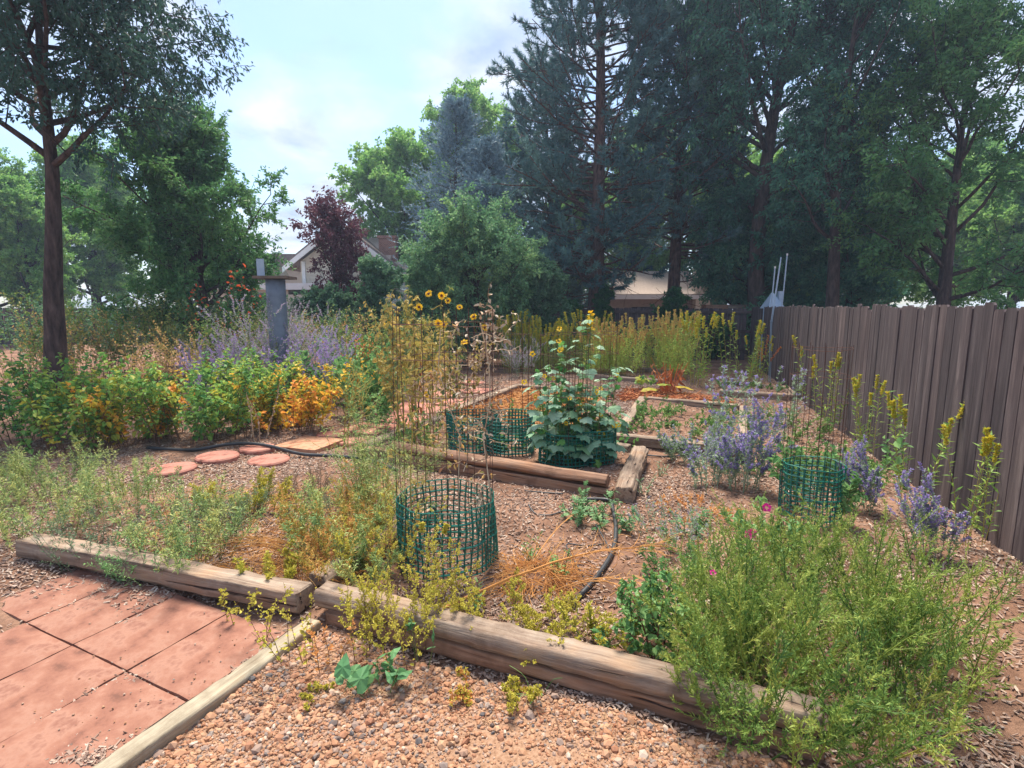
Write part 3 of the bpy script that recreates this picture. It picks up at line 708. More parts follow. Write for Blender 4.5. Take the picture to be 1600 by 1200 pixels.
hose('thick black hose ending at a connector near the front timber', hp([(905, 790, 0), (950, 790, 0), (957, 802, 0), (962, 835, 0), (958, 868, 0), (945, 895, 0), (925, 920, 0), (905, 938, 0), (890, 953, 0)], .016), .016)
hose('thin black drip tube arching over the chips left of the thistle', hp([(826, 800, .03), (836, 808, 0), (858, 812, 0), (880, 806, 0), (900, 800, 0)], .006), .006)
hose('thin black drip tube running beside the dry stalk heap', hp([(944, 858, 0), (915, 861, 0), (886, 862, .02), (892, 878, .02), (905, 895, 0), (917, 920, 0)], .005), .005)
hose('thin black drip tube looping from the thick hose', hp([(930, 832, .02), (938, 848, .03), (948, 862, .02), (952, 872, 0)], .005), .005)
hose('black drip tube standing up inside the tall front cage', hp([(690, 860, 0), (686, 850, .02), (684, 842, .10), (680, 838, .16), (670, 838, .175)], .011), .011)
hose('black drip tube lying between the centre bed and weedy bed', hp([(1000, 708, 0), (1040, 711, 0), (1075, 712, .01), (1105, 718, 0)], .009), .009)
hose('dark tube under the lower timber of the centre bed', hp([(820, 771, 0), (850, 776, 0), (880, 779, 0)], .007), .007)
t = thing('hose_connector', 'black hose connector lying at the hose end by the timber', 'connector', on(889, 952, .012), math.atan2(1.2, 1))
g = Geo(); g.tubes(np.array([[(-.06, 0, .01), (-.03, 0, .01), (0, 0, .01), (.03, 0, .01), (.05, 0, .01)]]), np.array([[.017, .021, .019, .022, .014]]), 10); g.build('body', M['hose'], t, True)
g = Geo()
for xx in (-.045, .02): g.tubes(np.array([[(xx, 0, .01), (xx + .018, 0, .01)]]), .026, 12)
g.build('collar', M['hose'], t)

# ------------------------------------------------------------------ cages
def cage(label, c, r=.31, H=1.62, net_h=.42, nv=13, pitch=.2, rz=0, net=True, net_r=None, lean=(0, 0), thick=1.0):
    t = thing('wire_cage', label, 'plant cage', c, rz, 'wire plant cages in the beds')
    g = Geo(); a = np.arange(nv) * 2 * math.pi / nv + rng.normal(size=nv) * .03
    m = 9; z = np.linspace(0, H, m); wv = rng.normal(size=(nv, 1, 2)) * .012 * np.sin(np.linspace(0, 3.1, m))[None, :, None]
    lx = lean[0] * z / H; ly = lean[1] * z / H
    P = np.zeros((nv, m, 3)); P[..., 0] = np.cos(a)[:, None] * r + wv[..., 0] + lx; P[..., 1] = np.sin(a)[:, None] * r + wv[..., 1] + ly; P[..., 2] = z
    g.tubes(P, .0021, 4)
    g.build('upright_wires', M['wire'], t)
    g = Geo(); hz = np.arange(.12, H + .01, pitch); k = 30; b = np.arange(k + 1) * 2 * math.pi / k
    Q = np.zeros((len(hz), k + 1, 3)); Q[..., 0] = np.cos(b) * (r + .002) + (lean[0] * hz / H)[:, None]; Q[..., 1] = np.sin(b) * (r + .002) + (lean[1] * hz / H)[:, None]
    Q[..., 2] = hz[:, None] + .008 * np.sin(2 * b + rng.random((len(hz), 1)) * 6)
    g.tubes(Q, .002, 4); g.build('ring_wires', M['wire'], t)
    if net:
        R = (net_r or r + .012); ph_ = rng.random() * 6; g = Geo(); nc = int(2 * math.pi * R / .043); hh = np.arange(0, net_h + .001, .038)
        ang = np.arange(nc) * 2 * math.pi / nc; mm = len(hh)
        wob = lambda A, Z: R + .014 * np.sin(3 * A + 1.7 + ph_) + .009 * np.sin(7 * A + Z * 9) + .03 * (Z - .2) * np.sin(2 * A + ph_)
        A2 = ang[:, None] + .012 * np.sin(hh[None] * 17 + ang[:, None] * 3)
        P = np.stack([np.cos(A2) * wob(A2, hh[None]), np.sin(A2) * wob(A2, hh[None]), np.broadcast_to(hh[None], A2.shape) + .01 + .014 * np.sin(2 * A2 + ph_)], -1)
        g.tubes(P, .0052 * thick, 4)
        nb = nc * 2; b = np.arange(nb + 1) * 2 * math.pi / nb
        P = np.stack([np.cos(b)[None] * wob(b[None], hh[:, None]), np.sin(b)[None] * wob(b[None], hh[:, None]), hh[:, None] + .01 + .014 * np.sin(2 * b + ph_)[None]], -1)
        g.tubes(P, thick * np.where(np.arange(mm) % 4 == 1, .0072, .0042)[:, None], 4)
        g.build('green_netting', M['net'], t)
    return t
cage('tall rusty wire cage with green netting standing alone behind the front timber', on(700, 880), .30, 1.62)
cage('wire cage with green netting at the left of the two behind the log', on(740, 706), .27, 1.5, .42, thick=1.35)
cage('wire cage with green netting at the right of the two behind the log', on(793, 710), .27, 1.5, .42, thick=1.35)
cage('wire cage with green netting round the left cucumber vine', on(880, 733), .25, 1.35, .36)
cage('wire cage with green netting round the right cucumber vine', on(922, 730), .25, 1.45, .36)
cage('wire cage with green netting among greenery at the right side', on(1262, 812), .2, 1.35, .45)

# ------------------------------------------------------------------ fences
def fence(label, p0, p1, h=1.66, bw=.14, rails=True, sd=1, wob=.008):
    p0 = np.array(p0, float); p1 = np.array(p1, float); d = p1 - p0; L = float(np.linalg.norm(d)); a = math.atan2(d[1], d[0])
    t = thing('wooden_fence', label, 'fence', (p0[0], p0[1], 0), a)
    g = Geo(); n = int(L / bw)
    for i in range(n):
        hh = h + rng.normal() * .014; tb = rng.random(); y = rng.normal() * wob * .4
        x0 = i * bw + .004 + .004 * rng.random(); x1 = (i + 1) * bw - .004; c = .02
        V = np.array([(x0, y, 0), (x1, y, 0), (x1, y, hh - c), (x1 - c, y, hh), (x0 + c, y, hh), (x0, y, hh - c)])
        V = np.concatenate([V, V + (0, .018, 0)])
        g.faces(V, [(0, 1, 2, 3, 4, 5), (11, 10, 9, 8, 7, 6)] + [(i_, i_ + 6, (i_ + 1) % 6 + 6, (i_ + 1) % 6) for i_ in range(6)], tb)
    m_ = M['fence_v']; g.build('boards', m_, t)
    y = -.03 * sd
    for z in ((.35, .9, h - .12) if rails else ()):
        r = Geo(); r.box(L / 2, y, z, L, .04, .09); r.build('rail', M['fence'], t)
    for k in range(int(L / 2.4) + 1):
        q = Geo(); q.box(min(k * 2.4, L) + .05, y - sd * .065 if rails else -.052, h / 2 - .02, .09, .09, h - .06); q.build('post', M['fence_v'], t)
    return t
def fence_v():
    m, t, b, o = newmat('fence_boards_upright')
    co = coords(t, (7.1, 7.1, .6)); n = noise(t, 1.6, 8, .7, co, .5)
    n2 = t.nodes.new('ShaderNodeAttribute'); n2.attribute_name = 'tint'
    r = ramp(t, [(0.28, lin(56, 46, 50, .5)), (0.45, lin(96, 82, 86, .5)), (0.58, lin(122, 108, 110, .5)), (0.74, lin(166, 152, 150, .56))])
    r2 = ramp(t, [(0.0, (.7, .68, .7, 1)), (0.5, (1, .98, .98, 1)), (1.0, (1.3, 1.22, 1.16, 1))])
    t.links.new(n.outputs[0], r.inputs[0]); t.links.new(n2.outputs['Fac'], r2.inputs[0])
    mx = t.nodes.new('ShaderNodeMix'); mx.data_type = 'RGBA'; mx.blend_type = 'MULTIPLY'; mx.inputs[0].default_value = 1
    t.links.new(r.outputs[0], mx.inputs[6]); t.links.new(r2.outputs[0], mx.inputs[7]); t.links.new(mx.outputs[2], b.inputs['Base Color'])
    b.inputs['Roughness'].default_value = .9; bump(t, b, n.outputs[0], .6, .01); return m
M['fence_v'] = fence_v()
FX = lambda Y: 5.12 + .31 * (Y - 9.2)
COR = (FX(16.5), 16.5)
fence('tall weathered plank fence along the right side of the garden', (FX(0.2), 0.2), COR, 1.66, rails=False)
fence('dark plank fence with rails along the back under the pines', (COR[0] - 24 * .93, COR[1] + 24 * .36), COR, 1.62, sd=1)

# ------------------------------------------------------------------ houses and odd things beyond
def quad_prism(g, pts, depth, axis=1):
    """outline in XZ extruded along Y"""
    n = len(pts); V = [(x, 0, z) for x, z in pts] + [(x, depth, z) for x, z in pts]
    g.faces(np.array(V, float), [tuple(range(n)), tuple(range(2 * n - 1, n - 1, -1))] + [(i, i + n, (i + 1) % n + n, (i + 1) % n) for i in range(n)])
# left house, gable towards the garden; width and eaves read off at Y = 26
hY = 26.0
e0 = up(458, 412, hY); ap = up(532, 352, hY); e1x = ap[0] + (ap[0] - e0[0])
h1 = thing('house', 'beige sided house with a gable and brick chimney behind the purple plum', 'house', (ap[0], hY, 0))
hw = ap[0] - e0[0]; ez, az = e0[2], ap[2]
g = Geo(); quad_prism(g, [(-hw + .35, 0), (hw - .35, 0), (hw - .35, ez + .1), (0, az - .25), (-hw + .35, ez + .1)], 9)
for z in np.arange(.2, az - .3, .19):                       # clapboards stand proud of the wall
    ww = hw - .36 if z < ez else (hw - .36) * max(0, (az - .3 - z) / (az - ez)); g.box(0, -.012, z, 2 * ww, .02, .165)
g.build('wall', M['siding'], h1)
for sx in (-1, 1):
    g = Geo(); V = [(sx * (hw + .35), ez - .28), (sx * (hw + .35), ez - .1), (0, az + .14), (0, az - .04)]
    quad_prism(g, V if sx < 0 else V[::-1], 9.6); r = g.build('roof', M['roof'], h1); r.location = (0, -.5, .0)
    f = Geo(); quad_prism(f, [(sx * (hw + .3), ez - .44), (sx * (hw + .3), ez - .2), (0, az + .05), (0, az - .25)][::sx * -1 or 1], .06); q = f.build('fascia', M['trimw'], r); q.location = (0, -.07, 0)
g = Geo(); g.box(-hw + .5, -.03, ez / 2 + .1, .16, .06, ez); g.build('corner_board', M['trimw'], h1)
g = Geo(); g.box(hw * .2, -1.2, 1.1, hw * 2.4, 2.2, 2.2); g.build('lower_wall', M['siding'], h1)
g = Geo(); g.box(-hw - 1.2, -1.1, 1.3, 3.6, 2.2, 2.55); g.build('porch_wall', M['siding'], h1)
g = Geo(); g.box(-hw - .2, -2.35, 2.52, 6.4, .14, .22); g.box(-hw - .2, -1.2, 2.66, 6.4, 2.4, .06); g.build('porch_roof', M['trimw'], h1)
wn = Geo(); wn.box(-hw - .6, -2.23, 1.6, .5, .06, 1.3); wn.build('window', M['dark_glass'], h1)
# right wing with chimney
cx = up(606, 400, 26.4)[0] - ap[0]
g = Geo(); g.box(hw + .8, 2, 1.9, 4.6, 4, 3.8); g.build('wing_wall', M['siding'], h1)
g = Geo(); V = [(-.2, 4.3), (5.2, 4.3), (5.2, 5.6), (-.2, 5.6)]
g.faces(np.array([(hw - 1.6, -.4, 3.75), (cx + .2, -.4, 3.75), (cx + .2, 2.2, 5.2), (hw - 1.6, 2.2, 5.2), (hw - 1.6, -.4, 3.6), (cx + .2, -.4, 3.6), (cx + .2, 2.2, 5.0), (hw - 1.6, 2.2, 5.0)]),
        [(0, 1, 2, 3), (7, 6, 5, 4), (0, 4, 5, 1), (1, 5, 6, 2), (2, 6, 7, 3), (3, 7, 4, 0)]); g.build('wing_roof', M['roof_tan'], h1)
g = Geo(); g.box(cx, .6, 2.4, .8, .6, 5.1); g.box(cx, .6, 5.0, .92, .72, .12); g.build('chimney', M['brick'], h1)
g = Geo(); g.box(cx - .1, -.43, 3.0, .9, .06, .7); g.build('window', M['dark_glass'], h1)
g = Geo(); g.box(cx - .9, -.46, 3.66, 2.4, .08, .16); g.build('fascia', M['trimw'], h1)
# neighbour roof left behind
h2 = thing('house', 'farther house showing only its brown roof left of the gable', 'house', (up(448, 400, 40)[0], 40, 0))
g = Geo(); g.box(0, 2, 2.4, 8, 4, 4.8); g.build('wall', M['siding'], h2)
g = Geo(); quad_prism(g, [(-4.6, 4.6), (4.6, 4.6), (4.2, 5.5), (-4.2, 5.5)], 4.6); r = g.build('roof', M['roof'], h2); r.location = (0, -.3, 0)
# right house behind pines
hx = up(1035, 440, 27)
h3 = thing('house', 'tan house with light roof glimpsed between the pine trunks', 'house', (hx[0], 27, 0))
g = Geo(); g.box(0, 2.5, 1.1, 5.6, 5, 2.2); g.build('wall', M['stucco'], h3)
g = Geo(); g.faces(np.array([(-2.4, -.5, 2.3), (2.3, -.5, 2.3), (2.1, 2.6, 3.6), (-2.2, 2.6, 3.6), (-2.4, -.5, 2.18), (2.3, -.5, 2.18), (2.1, 2.6, 3.4), (-2.2, 2.6, 3.4)]),
                   [(0, 1, 2, 3), (7, 6, 5, 4), (0, 4, 5, 1), (1, 5, 6, 2), (2, 6, 7, 3), (3, 7, 4, 0)]); g.build('roof', M['roof_tan'], h3)
g = Geo(); g.box(-.1, -.54, 2.14, 4.7, .06, .2); g.build('fascia', M['trimw'], h3)
g = Geo(); g.box(-.8, -.02, 1.2, 1.4, .06, .9); g.build('window', M['dark_glass'], h3)
g = Geo(); g.box(1.9, -.2, 1.9, .7, .6, 3.6); g.build('side_wall', M['siding'], h3)
# lumber seen over the fence
for (x, lb, mt) in ((1116, 'orange boards stacked just behind the back fence', 'timber_brown'), (1150, 'pale boards stacked just behind the back fence', 'timber')):
    c = up(x, 477, 19.0); t = thing('lumber_stack', lb, 'lumber', (c[0], 19.0, 0))
    for k in range(9):
        g = Geo(); g.box(rng.normal() * .02, rng.normal() * .02, .1 + k * .195, .75, .5, .15); g.build('board', M[mt], t)
    for s_ in (-.28, .28):
        g = Geo(); g.box(s_, 0, .86, .05, .3, 1.7); g.build('spacer', M['timber'], t)
# metal pipe column with plate and clear panel
pY = 9.6; pc = up(434, 500, pY)
t = thing('pipe_column', 'grey metal pipe column with flat plate and upright clear panel on top', 'column', (pc[0], pY, 0))
zt = up(434, 434, pY)[2]
g = Geo(); k = 28; 
g.tubes(np.array([[(0, 0, z) for z in np.linspace(0, zt - .03, 8)]]), .165, 28); p_ = g.build('pipe', M['metal'], t, True)
g = Geo()
for z in (.5, 1.0, 1.5): g.tubes(np.array([[(0, 0, z), (0, 0, z + .015)]]), .168, 28)
g.build('pipe_seam', M['metal'], p_)
g = Geo(); g.box(.0, 0, zt, .58, .5, .045); g.build('top_plate', M['rust'], t)
g = Geo(); g.box(-.2, -.1, zt + .17, .13, .02, .30); g.build('bracket', M['metal_light'], t)
def clearmat():
    m, t_, b, o = newmat('clear_sheet'); b.inputs['Base Color'].default_value = (.75, .85, .85, 1); b.inputs['Roughness'].default_value = .08
    b.inputs['Transmission Weight'].default_value = 1; b.inputs['IOR'].default_value = 1.05; return m
M['clear'] = clearmat()
g = Geo(); quad_prism(g, [(-.13, .025), (.27, .025), (.17, .2), (-.13, .31)], .008); q = g.build('clear_panel', M['clear'], t); q.location = (0, -.05, zt)
# poles by the right fence
t = thing('garden_pole', 'tall white pole leaning on the near side of the right fence', 'pole', (FX(11.6) - .2, 11.6, 0))
tp = up(1220, 402, 11.9)
for o_ in (0, .035):
    g = Geo(); g.tubes(np.array([[(o_, 0, 0), (o_ * .7, .1, 1.3), (tp[0] - t.location[0] + o_ * .3, .3, tp[2])]]), .008, 6); g.build('rod', M['metal_light'], t)
g = Geo(); g.box(.015, .1, 1.35, .06, .02, .012); g.build('clip', M['metal_light'], t)
for x0, x1, y1, lb in ((1205, 1211, 418, 'short white pole standing behind the right fence'), (1222, 1230, 398, 'tallest white pole standing behind the right fence')):
    b_ = up(x0, 478, 13.5); c_ = up(x1, y1, 13.5)
    t = thing('mast_pole', lb, 'pole', (b_[0], 13.5, 0))
    g = Geo(); g.tubes(np.array([[(0, 0, 0), (0, 0, b_[2]), (c_[0] - b_[0], 0, c_[2])]]), .016, 8); g.build('shaft', M['metal_light'], t)
    g = Geo(); g.tubes(np.array([[(c_[0] - b_[0], 0, c_[2] - .02), (c_[0] - b_[0], 0, c_[2] + .03)]]), .022, 8); g.build('cap', M['trimw'], t)
b_ = up(1212, 470, 13.9)
t = thing('ladder_rack', 'pale blue metal frame topped with a sloping sheet behind the right fence', 'frame', (b_[0], 13.9, 0))
g = Geo(); V = np.array([(-.22, -.1, 1.62), (.22, -.1, 1.62), (.24, .4, 1.62), (-.22, .4, 1.62), (-.08, .1, 2.02), (-.02, .1, 2.02)])
g.faces(V, [(0, 1, 5, 4), (1, 2, 5), (2, 3, 4, 5), (3, 0, 4), (3, 2, 1, 0)]); g.build('sheet', M['metal_light'], t)
g = Geo()
for x_ in (-.2, .2): g.box(x_, .15, .8, .05, .05, 1.64)
for z_ in (.4, .9, 1.4): g.box(0, .15, z_, .36, .04, .04)
g.build('frame_bars', M['metal_light'], t)
g = Geo(); g.box(.13, .05, 1.84, .1, .1, .44); g.build('bracket', M['metal_light'], t)

# ------------------------------------------------------------------ trees
def tx(px, Y): return (up(px, 480, Y)[0], Y, 0)
AT = 'leaf_ash'
broadleaf('ash_tree', 'bushy green tree filling the left edge behind the raspberries', 'tree', tx(322, 13.2), 5.5, 2.7, 34, 9, 7, 28, .105, .05, 'leaf_ash', start=.14, trunk_r=.17, ang=66)
locust = broadleaf('locust_tree', 'tall tree at top left whose drooping branches hang into the sky', 'tree', tx(70, 8.6), 7.4, 3.5, 28, 9, 6, 30, .1, .04, 'leaf_locust', start=.55, trunk_r=.17, ang=70, droop=-.5, lean=(.03, 0, 0))
broadleaf('plum_tree', 'purple leaved plum tree in front of the beige house', 'tree', tx(530, 16.2), 4.3, 1.9, 34, 7, 4, 13, .1, .055, 'leaf_plum', start=.08, trunk_r=.09, ang=42, top=.8, spread=.34, wob=.08)
broadleaf('lilac_shrub', 'dark green shrub right of the plum tree', 'shrub', tx(575, 14.2), 2.55, 1.35, 22, 7, 5, 22, .09, .055, 'leaf_shrub', start=.05, trunk_r=.05, ang=50)
broadleaf('lilac_shrub', 'low dark green shrub below the plum tree', 'shrub', tx(520, 14.8), 1.75, 1.2, 20, 7, 5, 20, .09, .055, 'leaf_shrub', start=.05, trunk_r=.05, ang=50)
broadleaf('apple_tree', 'wide grey green tree with upright shoots before the spruces', 'tree', tx(752, 15.4), 3.2, 2.7, 54, 8, 6, 20, .095, .05, 'leaf_apple', start=.06, trunk_r=.12, ang=58, top=1.0, belly=.3, wob=.1, spread=.3)
broadleaf('apple_tree', 'smaller yellow green bush at the left foot of the wide tree', 'tree', tx(668, 14.6), 2.5, 1.2, 24, 8, 5, 20, .09, .05, 'leaf_apple', start=.06, trunk_r=.07, ang=50, top=.8)
broadleaf('apple_tree', 'dark green bush filling the gap between the wide tree and the tallest pine', 'tree', tx(835, 16.4), 2.6, 1.7, 30, 8, 6, 20, .095, .05, 'leaf_shrub', start=.05, trunk_r=.08, ang=55)
spruce('blue_spruce', 'tall blue spruce with pointed top behind the wide tree', tx(712, 22), 9.6, 3.0)
spruce('blue_spruce', 'shorter blue spruce between the tall spruce and the pine', tx(772, 20.5), 7.7, 2.6)
ct = broadleaf('cottonwood_tree', 'large bright green tree towering behind the blue spruces', 'tree', tx(738, 32), 12.3, 4.9, 42, 10, 7, 34, .2, .14, 'leaf_cotton', start=.2, trunk_r=.4, ang=55, top=.9)
broadleaf('cottonwood_tree', 'bright green tree left of the blue spruces above the chimney', 'tree', tx(645, 30), 8.8, 4.3, 44, 10, 7, 30, .19, .13, 'leaf_cotton', start=.15, trunk_r=.3, ang=55, top=.9)
pine('pine_tree', 'tallest dark pine with thick straight trunk behind the back fence', tx(931, 19.4), 17.5, 3.6, .14, 240, tufts=6, per=16, NL=.2, NW=.03, trunk_r=.3, top=.5)
pine('pine_tree', 'dark pine with leaning trunk right of the tallest pine', tx(1050, 20.6), 15, 3.6, .24, 170, tufts=6, per=16, NL=.2, NW=.03, trunk_r=.27, lean=(.02, 0))
pine('pine_tree', 'pine with brown shaded lower limbs left of the tallest pine', tx(868, 22.5), 10.5, 3.0, .1, 150, tufts=5, per=15, NL=.19, NW=.03, trunk_r=.2, top=.4, dead=30)
broadleaf('maple_tree', 'tall leafy tree with slanting trunk behind the fence corner', 'tree', tx(1190, 18.2), 15.5, 5.4, 50, 10, 7, 26, .16, .062, 'leaf_rightash', start=.3, trunk_r=.3, ang=62, droop=-.5, lean=(-.09, 0, 0), top=.9)
broadleaf('maple_tree', 'low spreading dark green tree above the fence corner', 'tree', tx(1172, 19.4), 5.2, 3.0, 44, 9, 7, 26, .13, .06, 'leaf_rightash', start=.16, trunk_r=.16, ang=68, droop=-.3)
broadleaf('maple_tree', 'forked leafy tree at the right behind the plank fence', 'tree', tx(1300, 15.6), 12, 3.6, 26, 8, 5, 22, .14, .06, 'leaf_rightash', start=.3, trunk_r=.2, ang=50, droop=-.3, lean=(.0, 0, 0))
mp = broadleaf('maple_tree', 'wide leafy tree over the plank fence at far right', 'tree', tx(1470, 13.8), 8.5, 3.6, 32, 8, 6, 24, .13, .06, 'leaf_ash', start=.2, trunk_r=.2, ang=62)
broadleaf('maple_tree', 'dark bush behind the fence between the low tree and the far right tree', 'tree', tx(1330, 17.4), 4.2, 2.6, 34, 9, 6, 24, .13, .065, 'leaf_rightash', start=.08, trunk_r=.12, ang=62)
# trees beyond, closing the horizon
for i, (px, Y, s_) in enumerate(((150, 30, .75), (300, 36, .7), (900, 30, .62), (985, 33, .9), (1120, 30, .8), (1210, 26, .62), (1290, 28, .75), (1380, 26, .6), (1480, 30, .75), (1580, 25, .6), (-10, 26, .7), (60, 24, .5))):
    dup(ct, tx(px, Y), 1.3 * i + .6, s_, label='green tree standing far behind the gardens and fences', group='trees far behind the fences')
# creepers on the back fence
for px, Y, h_, r_, lb in ((900, 17.2, 1.75, .75, 'green creeper covering the back fence left of the goldenrods'), (1060, 16.4, 1.95, .95, 'green creeper spilling over the back fence under the leaning pine'),
                          (955, 17.6, 2.3, .6, 'light green sapling at the foot of the tallest pine'), (1125, 16.6, 1.35, .5, 'small dark creeper low on the back fence near the corner')):
    broadleaf('creeper', lb, 'shrub', tx(px, Y), h_, r_, 20, 7, 4, 18, .085, .05, 'leaf_ivy', start=.05, trunk_r=.03, ang=60)

# ------------------------------------------------------------------ air volume added to imitate bluish lens glare over the trees
GLARE_HAZE = 0.0018
if GLARE_HAZE:
    g = Geo(); g.box(0, 30, 10.2, 130, 110, 23.2)
    hz = g.build('glare_haze', bpy.data.materials.new('glare_haze')); tag(hz, kind='stuff')
    m = hz.data.materials[0]; m.use_nodes = True; t = m.node_tree; t.nodes.clear()
    o_ = t.nodes.new('ShaderNodeOutputMaterial'); pv = t.nodes.new('ShaderNodeVolumePrincipled')
    pv.inputs['Color'].default_value = (.55, .72, 1, 1); pv.inputs['Density'].default_value = GLARE_HAZE; pv.inputs['Anisotropy'].default_value = .3
    t.links.new(pv.outputs[0], o_.inputs['Volume'])
# ------------------------------------------------------------------ garden plants
# --- raspberry row at the left
rk = dict(r=.34, h=(.75, 1.15), lean=.42, bend=(0, 0, -.5), stem='stem_br', stem_r=.005, tmpl=T_OVAL, branch=7, blen=.3, per=18, L=.075, W=.048, face=.7, ang=62, droop=-.25, taper=.25, bstart=.12)
RG = 'raspberry bushes along the left path'
r1 = herb('raspberry_bush', 'green raspberry bush at the left edge with yellow lower leaves', 'shrub', on(372, 678), 24, leaf='leaf_rasp', group=RG, **rk)
r2 = herb('raspberry_bush', 'orange and yellow raspberry bush in autumn colour beside the green one', 'shrub', on(462, 672), 24, leaf='leaf_rasp_autumn', group=RG, **{**rk, 'h': (.6, .95)})
herb('raspberry_bush', 'small yellow raspberry shoots at the foot of the orange bush', 'shrub', on(428, 676), 7, leaf='leaf_rasp_autumn', group=RG, **{**rk, 'h': (.3, .5), 'branch': 4, 'r': .16})
dup(r1, on(290, 684), 2.0, 1.05, 'green raspberry bush second from the ash tree side', RG)
dup(r2, on(212, 690), 1.1, .95, 'yellowing raspberry bush farther left along the row', RG)
dup(r1, on(120, 700), 4.0, 1.1, 'green raspberry bush near the locust trunk', RG)
dup(r1, on(40, 690), 5.2, 1.0, 'green raspberry bush left of the locust trunk', RG)
dup(r1, on(420, 648), 3.1, 1.0, 'green raspberry bush behind the orange one', RG)
# dry hanging stalk in front of raspberries
herb('withered_stalk', 'withered pale stalk with curled leaves leaning on the raspberries', 'plant', on(404, 688), 3, r=.12, h=(.7, .9), lean=.25, bend=(-.1, 0, 0), stem='vine_dry', stem_r=.007, leaf='vine_dry', per=16, L=.06, W=.028, droop=-.9, ang=120, face=.2)
# --- purple sages behind
sg = dict(r=.38, h=(1.15, 1.85), lean=.42, bend=(0, 0, .1), wob=.06, stem='leaf_sagegrey', stem_r=.003, leaf='leaf_sagegrey', per=14, L=.045, W=.014, branch=6, blen=.32, bang=38, head='flowers', head_n=34, head_a=.3, head_L=.024, head_W=.015)
SG2 = 'Russian sages of the left flower bed'
s1 = herb('russian_sage', 'pale mauve Russian sage in front of the pipe column', 'plant', on(425, 622), 36, head_mat='seed_mauve', group=SG2, **sg)
s2 = herb('russian_sage', 'bright purple Russian sage right of the pipe column', 'plant', on(492, 634), 36, head_mat='petal_catmint', group=SG2, **{**sg, 'h': (.9, 1.35)})
dup(s1, on(448, 612), 4.2, .95, 'silvery Russian sage behind the bright purple one', SG2)
dup(s2, on(352, 640), 1.0, .9, 'purple Russian sage at the left edge above the raspberries', SG2)
herb('coneflower', 'dark seed heads of coneflowers before the bright purple sage', 'plant', on(490, 650), 10, r=.4, h=(.55, .75), lean=.15, stem='stem_br', stem_r=.003, leaf='leaf_weed', per=4, L=.09, W=.03, start=.05, head='seed_heads', head_mat='disc_brown', head_n=16, head_a=.97, head_L=.022, head_W=.014)
# --- rose and mixed shrubs farther back left
rs = dict(r=.45, h=(1.1, 1.9), lean=.4, stem='stem_br', branch=8, blen=.3, per=14, L=.06, W=.034, tmpl=T_DIA, taper=.2)
RO = 'rose bushes in the left flower bed'
o1 = herb('rose_bush', 'yellow green rose bush left of the pipe column', 'shrub', on(372, 600), 26, leaf='leaf_rose', group=RO, **rs)
o2 = herb('rose_bush', 'pinkish tan bush right of the pipe column below the plum tree', 'shrub', on(530, 592), 26, leaf='leaf_tan', group=RO, **{**rs, 'h': (1.0, 1.75)})
dup(o2, on(535, 618), 4.0, .72, 'tan bush between the purple sage and the rust spikes', RO)
dup(o1, on(388, 622), 2.2, .95, 'yellow green rose bush left of the mauve sage', RO)
dup(o1, on(437, 607), .4, .82, 'yellow green rose bush hiding the foot of the pipe column', RO)
dup(o2, on(285, 630), 3.0, .9, 'tan rose bush near the ash tree', RO)
dup(o1, on(590, 622), 5.2, .72, 'yellow green bush behind the mustard weed', RO)
dup(o1, on(560, 600), 2.2, .95, 'light green bush in front of the lilac shrubs', RO)
dup(o1, on(600, 606), 4.1, .9, 'light green bush behind the sunflower tangle', RO)
dup(o1, on(300, 596), 1.1, 1.1, 'yellow green rose bush under the ash tree', RO)
dup(o1, on(215, 600), 3.3, 1.1, 'rose bush left of the ash tree trunk', RO)
dup(o2, on(130, 606), 3.9, 1.05, 'tan bush beside the locust trunk', RO)
dup(o1, on(50, 612), 5.5, 1.15, 'rose bush left of the locust trunk', RO)
dup(o2, on(455, 592), 1.3, .9, 'tan bush directly behind the mauve sage', RO)
dup(o1, on(660, 590), 5.0, .85, 'green bush behind the sunflowers and the wire cage', RO)
# --- middle left greens
herb('hollyhock', 'leafy green plant left of the path with rust brown seed spikes', 'plant', on(552, 636), 12, r=.25, h=(.8, 1.25), lean=.25, leaf='leaf_rasp', tmpl=T_HEART, per=16, L=.1, W=.09, face=.6, head='seed_spikes', head_mat='leaf_rhub', head_n=50, head_a=.72, head_L=.03, head_W=.016)
herb('green_bush', 'dark green leafy plant beside the path under the rust spikes', 'plant', on(566, 650), 14, r=.28, h=(.6, 1.0), lean=.4, leaf='leaf_weed', tmpl=T_OVAL, per=18, L=.09, W=.05, branch=5, blen=.3)
dup(bpy.data.objects['green_bush'], on(592, 640), 2.0, 1.0, 'leafy green plant right of the rust spikes behind the pavers', None)
dup(bpy.data.objects['green_bush'], on(520, 632), 4.0, 1.05, 'leafy green plant behind the yellow leaved plant', None)
herb('yellow_shrublet', 'yellow leaved plant between raspberries and rust spikes', 'plant', on(532, 650), 7, r=.15, h=(.6, 1.0), lean=.25, leaf='leaf_rasp_autumn', tmpl=T_OVAL, per=16, L=.08, W=.045)
herb('mustard_weed', 'tall branching weed with yellow stems beside the red path', 'plant', on(537, 697), 3, r=.06, h=(.9, 1.2), lean=.16, stem='stem_y', stem_r=.007, leaf='leaf_feather', tmpl=T_DIA, per=9, L=.05, W=.016, branch=9, blen=.4, bang=48, bend2=(0, 0, .2))
herb('mustard_weed', 'pale dry weed with long side twigs behind the square paver', 'plant', on(560, 676), 3, r=.06, h=(.7, .95), lean=.2, stem='stem_y', stem_r=.005, leaf='leaf_tan', tmpl=T_DIA, per=5, L=.03, W=.012, branch=8, blen=.5, bang=52, bend2=(0, 0, .1))
ys = [o for o in C.objects if o.get('label', '').startswith('yellow leaved plant between')][0]
gbs = bpy.data.objects['green_bush']
dup(ys, on(575, 652), 2.0, 1.1, 'yellow leaved plant left of the sunflowers', None, .05)
